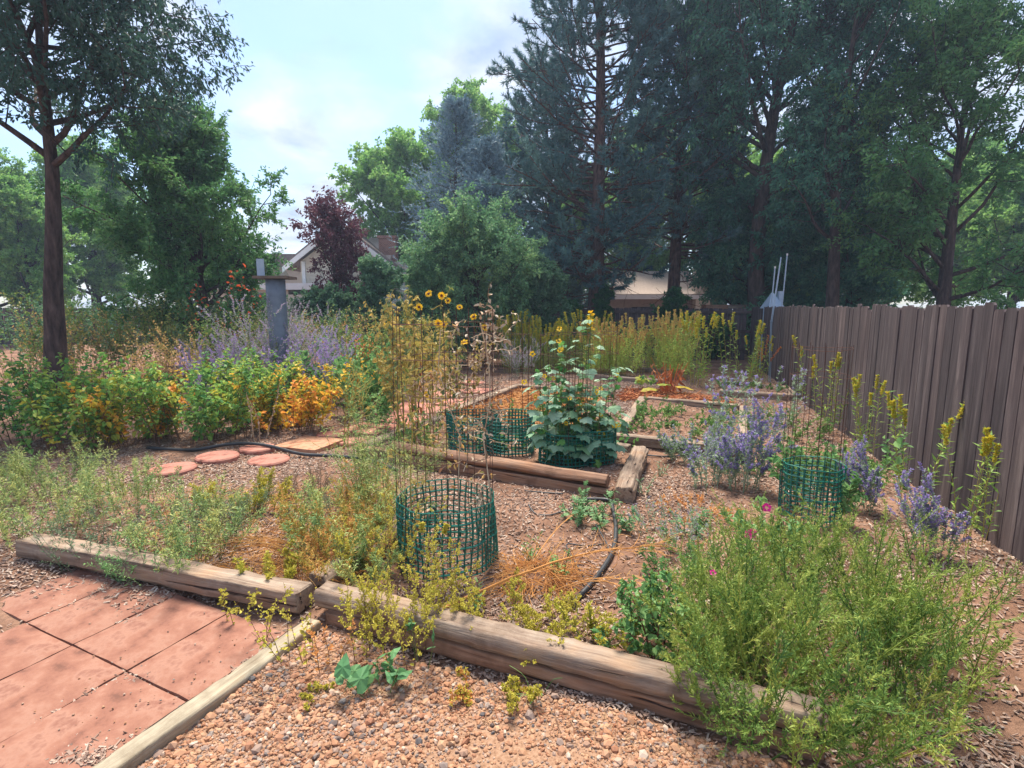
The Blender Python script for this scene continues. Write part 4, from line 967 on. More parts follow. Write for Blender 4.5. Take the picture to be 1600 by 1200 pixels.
dup(ys, on(605, 640), 4.0, .95, 'yellow leaved plant just behind the sunflowers', None, .05)
dup(gbs, on(548, 612), 1.0, 1.25, 'tall leafy green bush behind the rust spikes', None, .04)
dup(gbs, on(610, 622), 5.0, 1.15, 'tall leafy green bush behind the sunflower stalks', None, .04)
dup(gbs, on(585, 668), 3.0, .7, 'short leafy green plant at the edge of the red pavers', None, .04)
# --- sunflowers, drying
def sunflower(label, c, H, n, pts, lean=.14, tall=False):
    r = herb('sunflower', label, 'sunflower', c, n, r=.2, h=(H * .72, H), lean=lean, wob=.07, stem='stem_y', stem_r=.007, leaf='leaf_sunfl', tmpl=T_OVAL, per=12, L=.085, W=.045, droop=-.6, ang=80, face=.4, start=.3,
             branch=8, blen=.27, bang=45, bstart=.4, bend2=(0, 0, .5), m=8, taper=.3, group='drying sunflowers left of the tall cage')
    blossom(r, [tuple(np.array(up(x, y, c[1] + dy)) - np.array(c)) for x, y, dy in pts], .048)
    return r
sunflower('tallest drying sunflower with a bare stalk reaching above the others', on(627, 690), 2.05, 5, [(605, 506, -.1), (617, 500, .2)], .08)
sunflower('drying sunflower with open yellow heads at its top', on(664, 700), 1.7, 6, [(670, 459, 0), (690, 462, .1), (685, 505, -.2), (694, 507, -.1), (655, 480, .2)], .17)
sunflower('drying sunflower leaning into the tall wire cage', on(696, 690), 1.55, 4, [(726, 535, -.3), (757, 512, 0), (740, 495, .1)], .18)
sunflower('short leafy sunflower at the edge of the path', on(640, 672), 1.2, 6, [(620, 557, 0), (666, 617, -.3)], .2)
sunflower('sunflower gone yellow behind the short leafy one', on(668, 660), 1.55, 6, [(700, 470, .0), (718, 480, .0)], .2)
for (x, y, Y), lb in {(651, 446, 5.9): 'rusty dried flower head left of the open sunflowers', (643, 475, 6.0): 'dried rust flower head below the tallest stalk'}.items():
    pass
herb('dead_stalk', 'dark brown dead sunflower stalk with hanging leaves', 'plant', on(655, 690), 2, r=.05, h=(.9, 1.15), lean=.05, stem='stem_br', stem_r=.012, leaf='litter', tmpl=T_OVAL, per=16, L=.11, W=.045, droop=-1.3, ang=130, face=.2)
herb('sow_thistle', 'thin green weeds growing at the sunflower feet', 'plant', on(690, 676), 9, r=.3, h=(.3, .6), lean=.3, leaf='leaf_feather', per=14, L=.06, W=.02)
# dried curling vine on the cage
def vine(label, root_at, pts, n, rad, L, name='dried_vine', mat='vine_dry', leaf=None):
    t = thing(name, label, 'vine', root_at)
    P0 = np.array(pts, float)[rng.integers(0, len(pts), n)] + rng.normal(size=(n, 3)) * np.array([.07, .06, .12])
    P = grow(P0, rvec(n), rl(n, .4, 1.0) * L, 16, (0, 0, -.5), .34)
    g = Geo(); g.tubes(P, rl(n, .5, 1.2)[:, None] * rad * np.linspace(1, .5, 16)[None], 4, rng.random(n))
    st = np.array([[(0, 0, -.0), *[tuple(p) for p in pts]]]); g.tubes(st + rng.normal(size=st.shape) * .004, rad * 1.6, 5)
    g.build('stems', M[mat], t)
    g = Geo(); p, tt, _ = sample(P, 6, .1, 1); put(g, T_OVAL, p, nrm(side(tt, 80) + np.array([0, 0, -.5])), rl(len(p), .02, .05), .018, rng.random(len(p)), .2)
    g.build('withered_leaves', M[leaf or mat], t)
    return t
cc = on(700, 880)
vine('dried white vine tangled over the top of the tall wire cage', (cc[0] + .25, cc[1] + .1, 0), [(.03, 0, .4), (-.02, .02, .8), (.03, 0, 1.05), (.02, 0, 1.25), (.0, .02, 1.42), (-.04, 0, 1.55)], 46, .003, .36)
vine('thin dried tendrils trailing down inside the tall wire cage', (cc[0] + .05, cc[1] + .22, 0), [(0, 0, .55), (.02, 0, .8), (-.05, 0, 1.0), (-.12, 0, 1.25), (-.1, 0, 1.5)], 34, .0022, .34, mat='vine_dry', leaf='leaf_tan')
vine('dry yellow vine drooping from the left top of the tall wire cage', (cc[0] - .25, cc[1] + .1, 0), [(0, 0, .6), (.03, 0, .9), (-.02, 0, 1.2), (.05, 0, 1.5)], 26, .0024, .36, mat='stem_y', leaf='leaf_sunfl')
# --- cucumbers
def cuke(label, c, H, n, lean, fl):
    t = thing('cucumber_vine', label, 'vine', c, 0, 'cucumber vines in the centre bed')
    a = np.arange(n) * 2 * math.pi / n
    S = grow(np.stack([np.cos(a) * .12, np.sin(a) * .12, 0 * a], 1), np.stack([np.cos(a) * .09 + lean, np.sin(a) * .07, np.ones(n)], 1), H * np.linspace(1.0, .5, n) * rl(n, .92, 1.04), 10, (0, 0, .6), .04)
    S[:2, :, 2] *= (H / np.maximum(S[:2, -1, 2], .1))[:, None]
    g = Geo(); g.tubes(S, .006 * np.linspace(1, .5, 10)[None], 5)
    k = 14
    p, tt, s = sample(S, k, .1, 1.0)
    pe = grow(p, side(tt, 75), .13 * (1.25 - .6 * s), 5, (0, 0, .35), .1)
    g.tubes(pe, .0032, 4); 
    q = pe[:, -1]; d = q - p; d[:, 2] = 0; d = nrm(nrm(d) + rng.normal(size=d.shape) * .25 + np.array([0, -.25, -.45]))
    gl = Geo(); sz = (.205 - .12 * s) * rl(len(q), .65, 1.1)
    put(gl, T_PALM, q, d, sz, sz * 1.1, mixt(len(q), np.repeat(rng.random(n), k), .3), .75)
    # small young leaves
    p2, t2, s2 = sample(S, 9, .3, 1.0); gy = Geo(); put(gy, T_PALM, p2, side(t2, 60), .06, .06, rng.random(len(p2)), .5)
    p3, t3, _ = sample(S, 8, .0, .4); put(gy, T_PALM, p3 + rng.normal(size=p3.shape) * .08 * np.array([1, 1, .4]), side(t3, 70), .09, .09, rng.random(len(p3)), .6)
    g.build('stems', M['stem_g'], t); gl.build('foliage', M['leaf_cuke'], t); gy.build('young_leaves', M['leaf_cuke_low'], t)
    blossom(t, [tuple(np.array(up(x, y, c[1] + dy)) - np.array(c)) for x, y, dy in fl], .032, 5, 'petal_yellow', None, W=.8)
    tips, tt, s = sample(S, 3, .35, 1.0)
    for i in range(0, len(tips), 1):
        if i % 2 == 0: blossom(t, [tuple(tips[i] + np.array([rng.normal() * .05, -.07, .02]))], .026, 5, 'petal_yellow', None, W=.8)
    return t
k1, k2 = on(878, 733), on(922, 730)
cuke('left cucumber vine with large grey green leaves climbing its cage to the top', k1, 1.44, 10, .0, [(874, 514, 0), (873, 533, -.05), (875, 547, -.1), (832, 553, -.1), (819, 597, -.2)])
cuke('right cucumber vine with one thin shoot rising above big leaves', k2, .98, 8, .13, [(960, 665, -.2), (932, 612, -.1)])
herb('cucumber_vine', 'thin upright cucumber shoot with yellow flowers above the right cage', 'vine', on(915, 733), 1, r=.01, h=(1.52, 1.55), lean=.02, wob=.02, leaf='leaf_cuke', stem='stem_g', stem_r=.006, tmpl=T_PALM, per=13, L=.13, W=.14, start=.3, ang=85, face=.75, droop=-.2, taper=.55,
     head='flowers', head_mat='petal_yellow', head_n=14, head_a=.9, head_L=.04, head_W=.03, head_tmpl=T_OVAL, group='cucumber vines in the centre bed')
t = thing('cucumber', 'dark ripe cucumber hanging in the left vine', 'cucumber', (k1[0] - .09, k1[1] - .16, .48))
g = Geo(); g.tubes(np.array([[(0, 0, z) for z in np.linspace(0, .3, 8)]]) + np.array([.01, 0, 0]) * np.sin(np.linspace(0, 3, 8))[None, :, None], np.array([[.008, .03, .036, .038, .037, .034, .026, .006]]), 10); g.build('fruit', M['leaf_cuke_low'], t, True)
g = Geo(); g.tubes(np.array([[(0, 0, .295), (.0, .01, .36)]]), .004, 5); g.build('stalk', M['stem_g'], t)
for (x, y), n_, lb in (((744, 703), 10, 'leafy green seedlings inside the left net behind the log'), ((796, 708), 12, 'leafy green seedlings inside the right net behind the log')):
    herb('squash_seedling', lb, 'plant', on(x, y), n_, r=.2, h=(.15, .34), lean=.3, leaf='leaf_cuke_low', tmpl=T_PALM, per=10, L=.07, W=.07, face=.7)
herb('bean_plant', 'small leafy plant in the corner by the thick end timber', 'plant', on(968, 706), 6, r=.12, h=(.18, .34), lean=.3, leaf='leaf_cuke_low', tmpl=T_OVAL, per=8, L=.07, W=.05)
# orange straw in the middle bed
def straw(name, label, poly, n, L, mat, z=.0, cat='straw', rad=.002, up_=.12, curl=.12):
    P = []; xs_ = [p[0] for p in poly]; ys_ = [p[1] for p in poly]
    X = rl(n * 3, min(xs_), max(xs_)); Y = rl(n * 3, min(ys_), max(ys_)); k = inside(X, Y, poly); X, Y = X[k][:n], Y[k][:n]; n = len(X)
    D = rng.normal(size=(n, 3)); D[:, 2] = np.abs(D[:, 2]) * up_
    Q = grow(np.stack([X, Y, gh(X, Y) + .006 + z * rng.random(n)], 1), D, rl(n, .4, 1.2) * L, 5, (0, 0, -.12), curl)
    Q[..., 2] = np.maximum(Q[..., 2], gh(Q[..., 0], Q[..., 1]) + .003)
    g = Geo(); g.tubes(Q, rad, 3, rng.random(n))
    return tag(g.build(name, M[mat]), label, cat, kind='stuff')
straw('straw_mulch', 'orange straw mulch spread over the middle bed', [(-.9, 7.65), (.7, 6.75), (1.6, 9.5), (.18, 10.3)], 3800, .2, 'straw_orange', .03, rad=.004)
straw('dry_litter', 'rusty dead leaves lying round the rhubarb', [(1.9, 9.4), (3.6, 8.5), (4.0, 9.6), (2.3, 10.6)], 1500, .14, 'litter', .03, rad=.007)
straw('dry_grass_litter', 'fine dry grass litter in the herb bed at the left', [(-2.6, 3.2), (-1.1, 2.8), (-.8, 3.7), (-1.5, 4.6), (-3.0, 4.6)], 1500, .16, 'straw', .02, rad=.0016)
straw('path_litter', 'dry stems and leaf bits in the gravel along the timber foot', [(-.95, 2.42), (.9, 1.72), (.8, 1.55), (-.2, 1.95), (-1.15, 2.0)], 420, .07, 'litter_mix', .01, rad=.0014)
straw('dry_twig_litter', 'scattered dry twigs on the soil right of the hose', [(.3, 2.4), (1.6, 2.0), (2.2, 4.2), (.6, 4.4)], 420, .11, 'straw', .01, rad=.0015)
# --- the dry orange heap with long stalks
hc = on(838, 902)
t = thing('dry_weed_heap', 'heap of dry orange uprooted weeds with one long stalk lying across', 'weed heap', hc)
n = 420; a = rng.random(n) * 6.28; rr = .2 * np.sqrt(rng.random(n))
Q = grow(np.stack([np.cos(a) * rr * 1.2, np.sin(a) * rr * .8, .01 + .10 * rng.random(n) * (1 - rr / .2)], 1), np.stack([np.cos(a + rng.normal(size=n)), np.sin(a + rng.normal(size=n)), rl(n, -.05, .5)], 1), rl(n, .12, .34), 8, (0, 0, -.9), .16)
Q[..., 2] = np.maximum(Q[..., 2], .004)
g = Geo(); g.tubes(Q, .0017, 4, rng.random(n)); g.build('dry_stems', M['straw_orange'], t)
A0 = np.array(on(690, 958, .03)) - hc; A1 = np.array(up(1040, 842, 3.25)) - hc; A1[2] = .12
g = Geo(); ln = np.array([A0 + (A1 - A0) * s_ + np.array([0, 0, .1 * math.sin(s_ * 3.1)]) for s_ in np.linspace(0, 1, 12)])[None]
g.tubes(ln + rng.normal(size=ln.shape) * .003, np.linspace(.0085, .003, 12)[None], 6)
p, tt, _ = sample(ln, 26, .3, 1.0); br_ = grow(p, side(tt, 34), rl(len(p), .08, .26), 6, (0, 0, -.1), .1); br_[..., 2] = np.maximum(br_[..., 2], .006); g.tubes(br_, .0018, 4, .6)
p, tt, _ = sample(br_, 4, .2, 1.0); g.tubes(grow(p, side(tt, 35), .07, 4, (0, 0, 0), .1), .0011, 3, .8)
for (x0, y0, x1, y1) in ((865, 930, 1010, 936), (820, 905, 905, 815), (880, 930, 985, 945)):
    P0 = np.array(on(x0, y0, .03)) - hc; P1 = np.array(on(x1, y1, .06)) - hc
    l2 = np.array([P0 + (P1 - P0) * s_ + np.array([0, 0, .06 * math.sin(s_ * 3.1)]) for s_ in np.linspace(0, 1, 9)])[None]; g.tubes(l2, np.linspace(.004, .002, 9)[None], 5, .7)
    p, tt, _ = sample(l2, 10, .3, 1.0); g.tubes(grow(p, side(tt, 30), rl(len(p), .05, .16), 5, (0, 0, 0), .1), .0013, 3, .7)
g.build('long_stalks', M['straw_orange'], t)
# --- seedlings and thistles in the chips
th = dict(leaf='leaf_thistle', tmpl=T_LOBE, face=.7, ang=70, taper=.35)
herb('thistle_weed', 'spreading thistle in the chips before the thick end timber', 'weed', on(918, 815), 9, r=.1, h=(.16, .3), lean=.9, per=12, L=.10, W=.055, **th)
herb('thistle_weed', 'lower thistle beside the thick hose', 'weed', on(958, 832), 8, r=.1, h=(.12, .24), lean=1.0, per=11, L=.09, W=.05, **th)
for x, y, lb, s_ in ((830, 876, 'small blue green seedling left of the orange heap', .8), (872, 905, 'upright blue green seedling growing through the orange heap', 1.0), (742, 952, 'blue green seedling at the left of the orange heap', .8), (1005, 775, 'small grey weed right of the thick end timber', 1.0), (1030, 742, 'pale weed standing by the path right of the centre bed', .9)):
    herb('seedling', lb, 'weed', on(x, y), 4, r=.03, h=(.13, .24), lean=.4, leaf='leaf_sagegrey' if x > 990 else 'leaf_weed', tmpl=T_LOBE, per=9, L=.07, W=.03, face=.6, scale=s_)
pw = herb('pigweed', 'bushy green weed with dark red stems behind the front timber', 'weed', on(1037, 1040), 7, r=.05, h=(.3, .45), lean=.5, stem='stem_r', stem_r=.005, leaf='leaf_weed', tmpl=T_OVAL, per=16, L=.05, W=.03, branch=6, blen=.35, bstart=.2, head='seed_spikes', head_mat='leaf_kochia', head_n=16, head_a=.85, head_L=.014, head_W=.009)
dup(pw, on(1000, 1000), 2.0, .8, 'smaller green weed left of the red stemmed weed')
herb('pigweed', 'low yellow green weed hanging over the front timber next to the red stemmed weed', 'weed', on(930, 1012), 8, r=.07, h=(.12, .22), lean=.8, leaf='leaf_buck', tmpl=T_OVAL, per=14, L=.025, W=.016, branch=4, blen=.4)
herb('bindweed', 'heart leaved weed at the inner edge of the front timber', 'weed', on(960, 1025), 3, r=.05, h=(.1, .18), lean=.5, leaf='leaf_bind', tmpl=T_HEART, per=5, L=.06, W=.055, face=.7)
# --- yellow green buckwheat and pepperweed clumps round the front timber
bk = dict(stem='stem_br', stem_r=.002, leaf='leaf_buck', tmpl=T_OVAL, per=14, L=.019, W=.0095, branch=10, blen=.34, bang=40, bstart=.3, head='florets', head_mat='head_yellow', head_n=18, head_a=.6, head_L=.010, head_W=.006)
BK = 'yellow green seedy weeds round the front timber'
w1 = herb('pepperweed', 'yellow green weed sprawling over the middle of the front timber', 'weed', on(800, 985), 20, r=.2, h=(.2, .34), lean=1.0, bend=(.1, -.5, -.5), group=BK, **bk)
herb('pepperweed', 'yellow green weed right of the sprawling one, drooping over the timber', 'weed', on(868, 1000), 16, r=.12, h=(.16, .28), lean=1.0, bend=(0, -.6, -.6), group=BK, **bk)
herb('pepperweed', 'bushy yellow weed with heart leaves in the gravel before the timber', 'weed', on(590, 1020), 11, r=.16, h=(.22, .36), lean=.35, group=BK, **bk)
herb('pepperweed', 'yellow weed beside the bushy one, nearer the timber', 'weed', on(645, 1020), 9, r=.12, h=(.26, .42), lean=.3, group=BK, **bk)
tk = {**bk, 'branch': 9, 'blen': .2, 'per': 10}
herb('pepperweed', 'tall thin yellow weed standing left of the green net cage', 'weed', on(632, 965), 6, r=.12, h=(.45, .68), lean=.12, group=BK, **tk)
herb('pepperweed', 'tall thin yellow weed standing in front of the green net cage', 'weed', on(690, 970), 8, r=.14, h=(.35, .62), lean=.16, group=BK, **tk)
herb('pepperweed', 'tall thin yellow weed behind the corner of the two front timbers', 'weed', on(560, 930), 6, r=.1, h=(.3, .45), lean=.2, group=BK, **tk)
herb('yarrow', 'yellow flower cluster on a thin stem before the green net', 'plant', on(668, 945), 2, r=.03, h=(.5, .54), lean=.05, stem='stem_g', stem_r=.003, leaf='leaf_feather', per=8, L=.03, W=.008, head='flower_cluster', head_mat='head_yellow', head_n=70, head_a=.9, head_L=.02, head_W=.014, head_ang=75)
for x, y, h_, lb in ((455, 1045, .42, 'thin weed sprig leaning over the red paver'), (412, 1000, .34, 'thin weed sprig at the squared timber face'), (482, 1040, .4, 'thin weed sprig at the end of the squared timber'), (520, 1055, .3, 'dry brown sprig in the gravel by the grey board'), (372, 975, .3, 'thin weed sprig near the left end of the pavers')):
    herb('weed_sprig', lb, 'weed', on(x, y), 3, r=.05, h=(h_ * .7, h_), lean=.3, stem='stem_br', stem_r=.002, leaf='leaf_buck' if x != 520 else 'leaf_orange', tmpl=T_OVAL, per=15, L=.024, W=.015, branch=2, blen=.25)
bw = herb('bindweed', 'dark heart shaped leaves low in the gravel before the front timber', 'weed', on(603, 1088), 5, r=.08, h=(.1, .22), lean=.5, leaf='leaf_bind', stem='stem_g', stem_r=.0025, tmpl=T_HEART, per=4, L=.12, W=.105, face=.5, droop=-.2, start=.4, ang=70)
herb('bindweed', 'single heart leaf plant close against the front timber', 'weed', on(650, 1040), 3, r=.08, h=(.14, .26), lean=.3, leaf='leaf_bind', stem='stem_g', stem_r=.0025, tmpl=T_HEART, per=2, L=.085, W=.075, face=.5, start=.7, ang=70)
herb('pepperweed', 'tiny yellow tuft in the gravel left of the heart leaves', 'weed', on(497, 1098), 9, r=.05, h=(.04, .07), lean=.9, group=BK, **{**bk, 'branch': 3})
herb('pepperweed', 'small green tuft in the gravel under the middle of the timber', 'weed', on(812, 1098), 10, r=.05, h=(.08, .13), lean=.6, group=BK, **{**bk, 'branch': 4})
herb('grass_tuft', 'few arching grass blades in the gravel by the timber', 'grass', on(840, 1085), 6, r=.03, h=(.12, .2), lean=.6, bend=(0, 0, -.9), stem='leaf_weed', stem_r=.0022, per=0)
herb('pepperweed', 'dry orange creeper trailing along the foot of the timber', 'weed', on(760, 1062), 6, r=.1, h=(.1, .2), lean=1.4, bend=(.4, -.2, -.8), group=BK, **{**bk, 'leaf': 'leaf_orange'})
# --- herb bed left: thyme, lavender, dry clumps, feathery weeds
herb('thyme', 'grey brown thyme mound beside the bark path', 'herb', on(478, 782), 46, r=.16, h=(.16, .28), lean=.55, stem='stem_br', stem_r=.0018, leaf='leaf_thyme', per=16, L=.014, W=.006, tmpl=T_DIA, branch=5, blen=.4)
lv = herb('lavender', 'grey green lavender tuft left of the thyme', 'herb', on(385, 812), 40, r=.15, h=(.16, .28), lean=.5, stem='leaf_herb', stem_r=.0018, leaf='leaf_herb', per=16, L=.03, W=.005, tmpl=T_DIA, branch=2, blen=.4)
dup(lv, on(352, 838), 1.0, 1.1, 'grey green lavender tuft near the left edge above the squared timber')
dup(lv, on(300, 830), 2.0, 1.1, 'lavender tuft outside the raspberry row end')
dup(lv, on(520, 800), 3.3, .9, 'lavender tuft right of the thyme')
herb('dry_grass_clump', 'clump of dry bent grass in the herb bed', 'grass', on(470, 905), 90, r=.14, h=(.16, .38), lean=1.1, bend=(0, 0, -1.1), stem='straw', stem_r=.0018, per=0, leaf='straw')
dg = [o for o in C.objects if o.get('label', '') == 'clump of dry bent grass in the herb bed'][0]
dup(dg, on(400, 890), 1.0, .8, 'smaller clump of dry bent grass nearer the left edge')
dup(dg, on(540, 915), 2.4, .7, 'small clump of dry bent grass by the timber corner')
herb('dry_grass_clump', 'long straw stalks lying flat towards the left', 'grass', on(470, 880), 16, r=.05, h=(.5, .75), lean=.05, bend=(-2.4, .15, -1.6), stem='straw', stem_r=.003, per=0)
fe = dict(stem='stem_g', stem_r=.0025, leaf='leaf_feather', tmpl=T_DIA, per=22, L=.042, W=.009, branch=11, blen=.34, bang=40, bstart=.15)
FE = 'feathery weeds of the herb bed'
f1 = herb('feathery_weed', 'tall feathery green weed between herb bed and centre bed', 'weed', on(600, 820), 13, r=.2, h=(.65, .95), lean=.22, group=FE, **fe)
f2 = herb('feathery_weed', 'green yellow feathery weed behind the dry grass clump', 'weed', on(540, 868), 24, r=.28, h=(.35, .55), lean=.4, group=FE, **fe)
f3 = herb('feathery_weed', 'yellow and orange tinged weed in the middle of the herb bed', 'weed', on(500, 850), 18, r=.26, h=(.25, .42), lean=.5, group=FE, **{**fe, 'leaf': 'leaf_mixed', 'L': .03, 'W': .013, 'stem': 'stem_y'})
dup(f1, on(580, 800), 2.0, .8, 'feathery green weed touching the left end of the log', FE)
dup(f3, on(590, 880), 1.2, .85, 'feathery weed leaning over the rear running timber', FE)
dup(f1, on(640, 800), 4.4, .7, 'feathery weed just left of the green net cage', FE)
dup(f3, on(560, 840), 2.6, 1.0, 'feathery weed at the foot of the tall feathery one', FE)
dup(f3, on(530, 905), 5.6, .75, 'low feathery weed right of the dry grass clump', FE)
dup(f2, on(300, 880), 4.9, 1.0, 'feathery weed behind the squared timber at far left', FE)
yb = {**fe, 'leaf': 'leaf_buck', 'L': .03, 'W': .014}
herb('feathery_weed', 'yellow green weed at the left behind the lavender', 'weed', on(385, 800), 20, r=.3, h=(.16, .28), lean=.5, group=FE, **yb)
herb('feathery_weed', 'yellow green weed on the squared timber', 'weed', on(415, 918), 10, r=.14, h=(.14, .26), lean=.8, group=FE, **yb)
herb('feathery_weed', 'green weed at the corner where the timbers meet', 'weed', on(575, 915), 12, r=.12, h=(.18, .32), lean=.6, group=FE, **fe)
herb('orange_dry_weed', 'orange dying weed lying behind the feathery weeds', 'weed', on(590, 790), 12, r=.1, h=(.35, .55), lean=.7, bend=(-.8, 0, -.4), stem='straw', stem_r=.003, leaf='leaf_orange', tmpl=T_DIA, per=14, L=.035, W=.015, branch=4, blen=.3)
herb('orange_dry_weed', 'small orange dying weed in the middle of the herb bed', 'weed', on(520, 885), 8, r=.1, h=(.25, .4), lean=.5, bend=(0, 0, -.2), stem='straw', stem_r=.003, leaf='leaf_orange', tmpl=T_DIA, per=14, L=.025, W=.012, branch=4, blen=.3)
herb('lavender', 'dark green herb at the far left behind the timber', 'herb', on(250, 900), 40, r=.2, h=(.2, .32), lean=.6, stem='leaf_herb', stem_r=.002, leaf='leaf_weed', per=16, L=.03, W=.008, tmpl=T_DIA, branch=2, blen=.4)
herb('lavender', 'broad grey herb cushion at the far left', 'herb', on(160, 870), 44, r=.25, h=(.25, .4), lean=.6, stem='leaf_herb', stem_r=.002, leaf='leaf_herb', per=16, L=.03, W=.008, tmpl=T_DIA, branch=2, blen=.4)
for i, (x, y) in enumerate(((60, 850), (90, 780), (200, 800), (-20, 790))):
    dup(f2, on(x, y), i * 1.3, .9, ['feathery weed at the far left behind the timber end', 'feathery weed below the locust tree', 'feathery weed in front of the far raspberry bushes', 'feathery weed at the left border'][i], FE)
for x, y, lb in ((400, 706, 'low dead growth under the black hose'), (470, 745, 'flat ground weed in the bark path')):
    pass
# --- right: Russian sage, silver spires, kochia, pink flowers
ps = dict(stem='leaf_sagegrey', stem_r=.003, leaf='leaf_sagegrey', tmpl=T_LOBE, per=20, L=.05, W=.022, branch=7, blen=.33, bang=36, head='flowers', head_mat='petal_sage', head_n=42, head_a=.46, head_L=.018, head_W=.012)
PS = 'Russian sages on the right'
p1 = herb('russian_sage', 'large purple Russian sage at the right of the centre bed', 'plant', on(1165, 772), 16, r=.14, h=(.42, .86), lean=.26, bend=(.22, 0, .3), group=PS, **ps)
herb('russian_sage', 'grey leaved Russian sage with few flowers left of the large purple one', 'plant', on(1105, 768), 15, r=.18, h=(.3, .55), lean=.5, bend=(0, 0, .2), group=PS, **{**ps, 'head_n': 14, 'head_a': .7})
dup(p1, on(1125, 725), 2.6, .5, 'small Russian sage between the weedy bed and the large purple one', PS)
herb('russian_sage', 'tall silver spire with one purple tip before the weedy bed', 'plant', on(1120, 742), 6, r=.1, h=(.95, 1.25), lean=.12, group=PS, **{**ps, 'head_n': 20, 'head_a': .8, 'branch': 8, 'blen': .2})
herb('russian_sage', 'slender silver spires rising at the right behind the purple sage', 'plant', on(1195, 700), 5, r=.3, h=(.8, 1.2), lean=.12, group=PS, **{**ps, 'head_n': 8, 'head_a': .8, 'branch': 6, 'blen': .22})
herb('russian_sage', 'low silver growth spreading over the front of the weedy bed', 'plant', on(1085, 715), 18, r=.3, h=(.2, .4), lean=.6, group=PS, **{**ps, 'head_n': 4, 'head_a': .9})
gw = dict(leaf='leaf_ground', tmpl=T_OVAL, per=9, L=.05, W=.028, lean=1.0, branch=3, blen=.5)
herb('ground_weeds', 'low green weeds carpeting the weedy bed', 'weeds', on(1060, 672), 60, r=.85, h=(.08, .2), **gw)
herb('ground_weeds', 'green weeds along the left timber of the weedy bed', 'weeds', on(1012, 655), 26, r=.4, h=(.1, .3), **gw)
herb('ground_weeds', 'green weeds at the right of the weedy bed below the fence', 'weeds', on(1190, 668), 60, r=.8, h=(.1, .3), **gw)
herb('ground_weeds', 'green weeds right of the large purple sage', 'weeds', on(1225, 735), 46, r=.55, h=(.1, .3), **gw)
herb('ground_weeds', 'thin green weeds in the empty bed by the fence', 'weeds', on(1175, 614), 30, r=.6, h=(.06, .16), **gw)
herb('ground_weeds', 'sparse weeds in the straw covered bed', 'weeds', on(808, 650), 14, r=.5, h=(.06, .2), **gw)
herb('ground_weeds', 'thin weeds behind the left timber of the centre bed', 'weeds', on(660, 690), 22, r=.35, h=(.1, .3), **gw)
herb('ground_weeds', 'green weeds along the foot of the plank fence at right', 'weeds', on(1330, 740), 50, r=.6, h=(.1, .32), **gw)
kc = dict(stem='leaf_kochia', stem_r=.0035, leaf='leaf_kochia', tmpl=T_DIA, per=46, L=.026, W=.0052, ang=40, branch=13, blen=.32, bang=42, bstart=.12, bend2=(0, 0, .5), face=.2, taper=.3)
KC = 'bright green feathery weeds at the lower right'
q1 = herb('kochia_weed', 'large bright green feathery weed behind the right end of the front timber', 'weed', on(1165, 1075), 21, r=.22, h=(.42, .66), lean=.42, group=KC, **kc)
q2 = herb('kochia_weed', 'bright green feathery weed falling over the right end of the front timber', 'weed', on(1150, 1128), 18, r=.18, h=(.35, .55), lean=.6, bend=(0, -.3, 0), group=KC, **kc)
dup(q1, on(1105, 1052), 2.9, .72, 'bright green feathery weed hiding the right end of the front timber', KC)
dup(q1, on(1240, 1040), 2.0, 1.1, 'bright green feathery weed at the right, tallest of the patch', KC)
dup(q1, on(1130, 985), 4.0, .8, 'bright green feathery weed nearest the orange heap', KC)
dup(q2, on(1255, 1160), 1.0, 1.1, 'bright green feathery weed at the bottom right', KC)
dup(q1, on(1225, 935), 5.0, .9, 'bright green feathery weed below the pink flowers', KC)
dup(q1, on(1345, 1010), 3.0, 1.05, 'bright green feathery weed farther right of the patch', KC)
dup(q1, on(1440, 1050), .7, 1.0, 'bright green feathery weed at the right border', KC)
dup(q2, on(1360, 1130), 2.7, 1.1, 'low bright green weed at the right of the gravel', KC)
t = thing('bent_stalk', 'thick yellow green stalk arching down out of the feathery weeds', 'stalk', on(1168, 1108))
g = Geo(); g.tubes(np.array([[(0, 0, .0), (.07, .02, .05), (.15, .05, .12), (.24, .1, .22), (.34, .16, .34)]]), np.array([[.009, .008, .008, .006, .004]]), 6); g.build('stem', M['stem_y'], t, True)
g = Geo(); p, tt, _ = sample(np.array([[(0, 0, .0), (.07, .02, .05), (.15, .05, .12), (.24, .1, .22), (.34, .16, .34)]], float), 10, .3, 1); g.tubes(grow(p, side(tt, 45), .12, 5, (0, 0, .2), .1), .002, 4); g.build('side_shoots', M['leaf_kochia'], t)
fo = herb('four_oclock', 'leafy plant with magenta flowers above the feathery weeds', 'plant', on(1195, 880), 9, r=.12, h=(.25, .42), lean=.5, leaf='leaf_weed', stem='stem_br', tmpl=T_HEART, per=10, L=.07, W=.05, branch=3, blen=.4)
fb = on(1195, 880)
blossom(fo, [tuple(np.array(up(x, y, fb[1] + dy)) - np.array(fb)) for x, y, dy in ((1198, 793, -.05), (1175, 833, -.25), (1170, 836, -.2))], .03, 5, 'petal_pink', None, W=.9)
p4 = herb('four_oclock', 'small plant with single pink flowers low in the feathery weeds', 'plant', on(1120, 1010), 5, r=.1, h=(.15, .28), lean=.4, leaf='leaf_weed', tmpl=T_HEART, per=7, L=.05, W=.035)
fb = on(1120, 1010); blossom(p4, [tuple(np.array(up(x, y, fb[1] - .15)) - np.array(fb)) for x, y in ((1131, 961), (1114, 895))], .016, 5, 'petal_pink', None, W=.9)
herb('four_oclock', 'yellowing leafy plant beside the right hand cage', 'plant', on(1215, 850), 7, r=.1, h=(.2, .4), lean=.4, leaf='leaf_rose', stem='stem_br', tmpl=T_HEART, per=9, L=.07, W=.05)
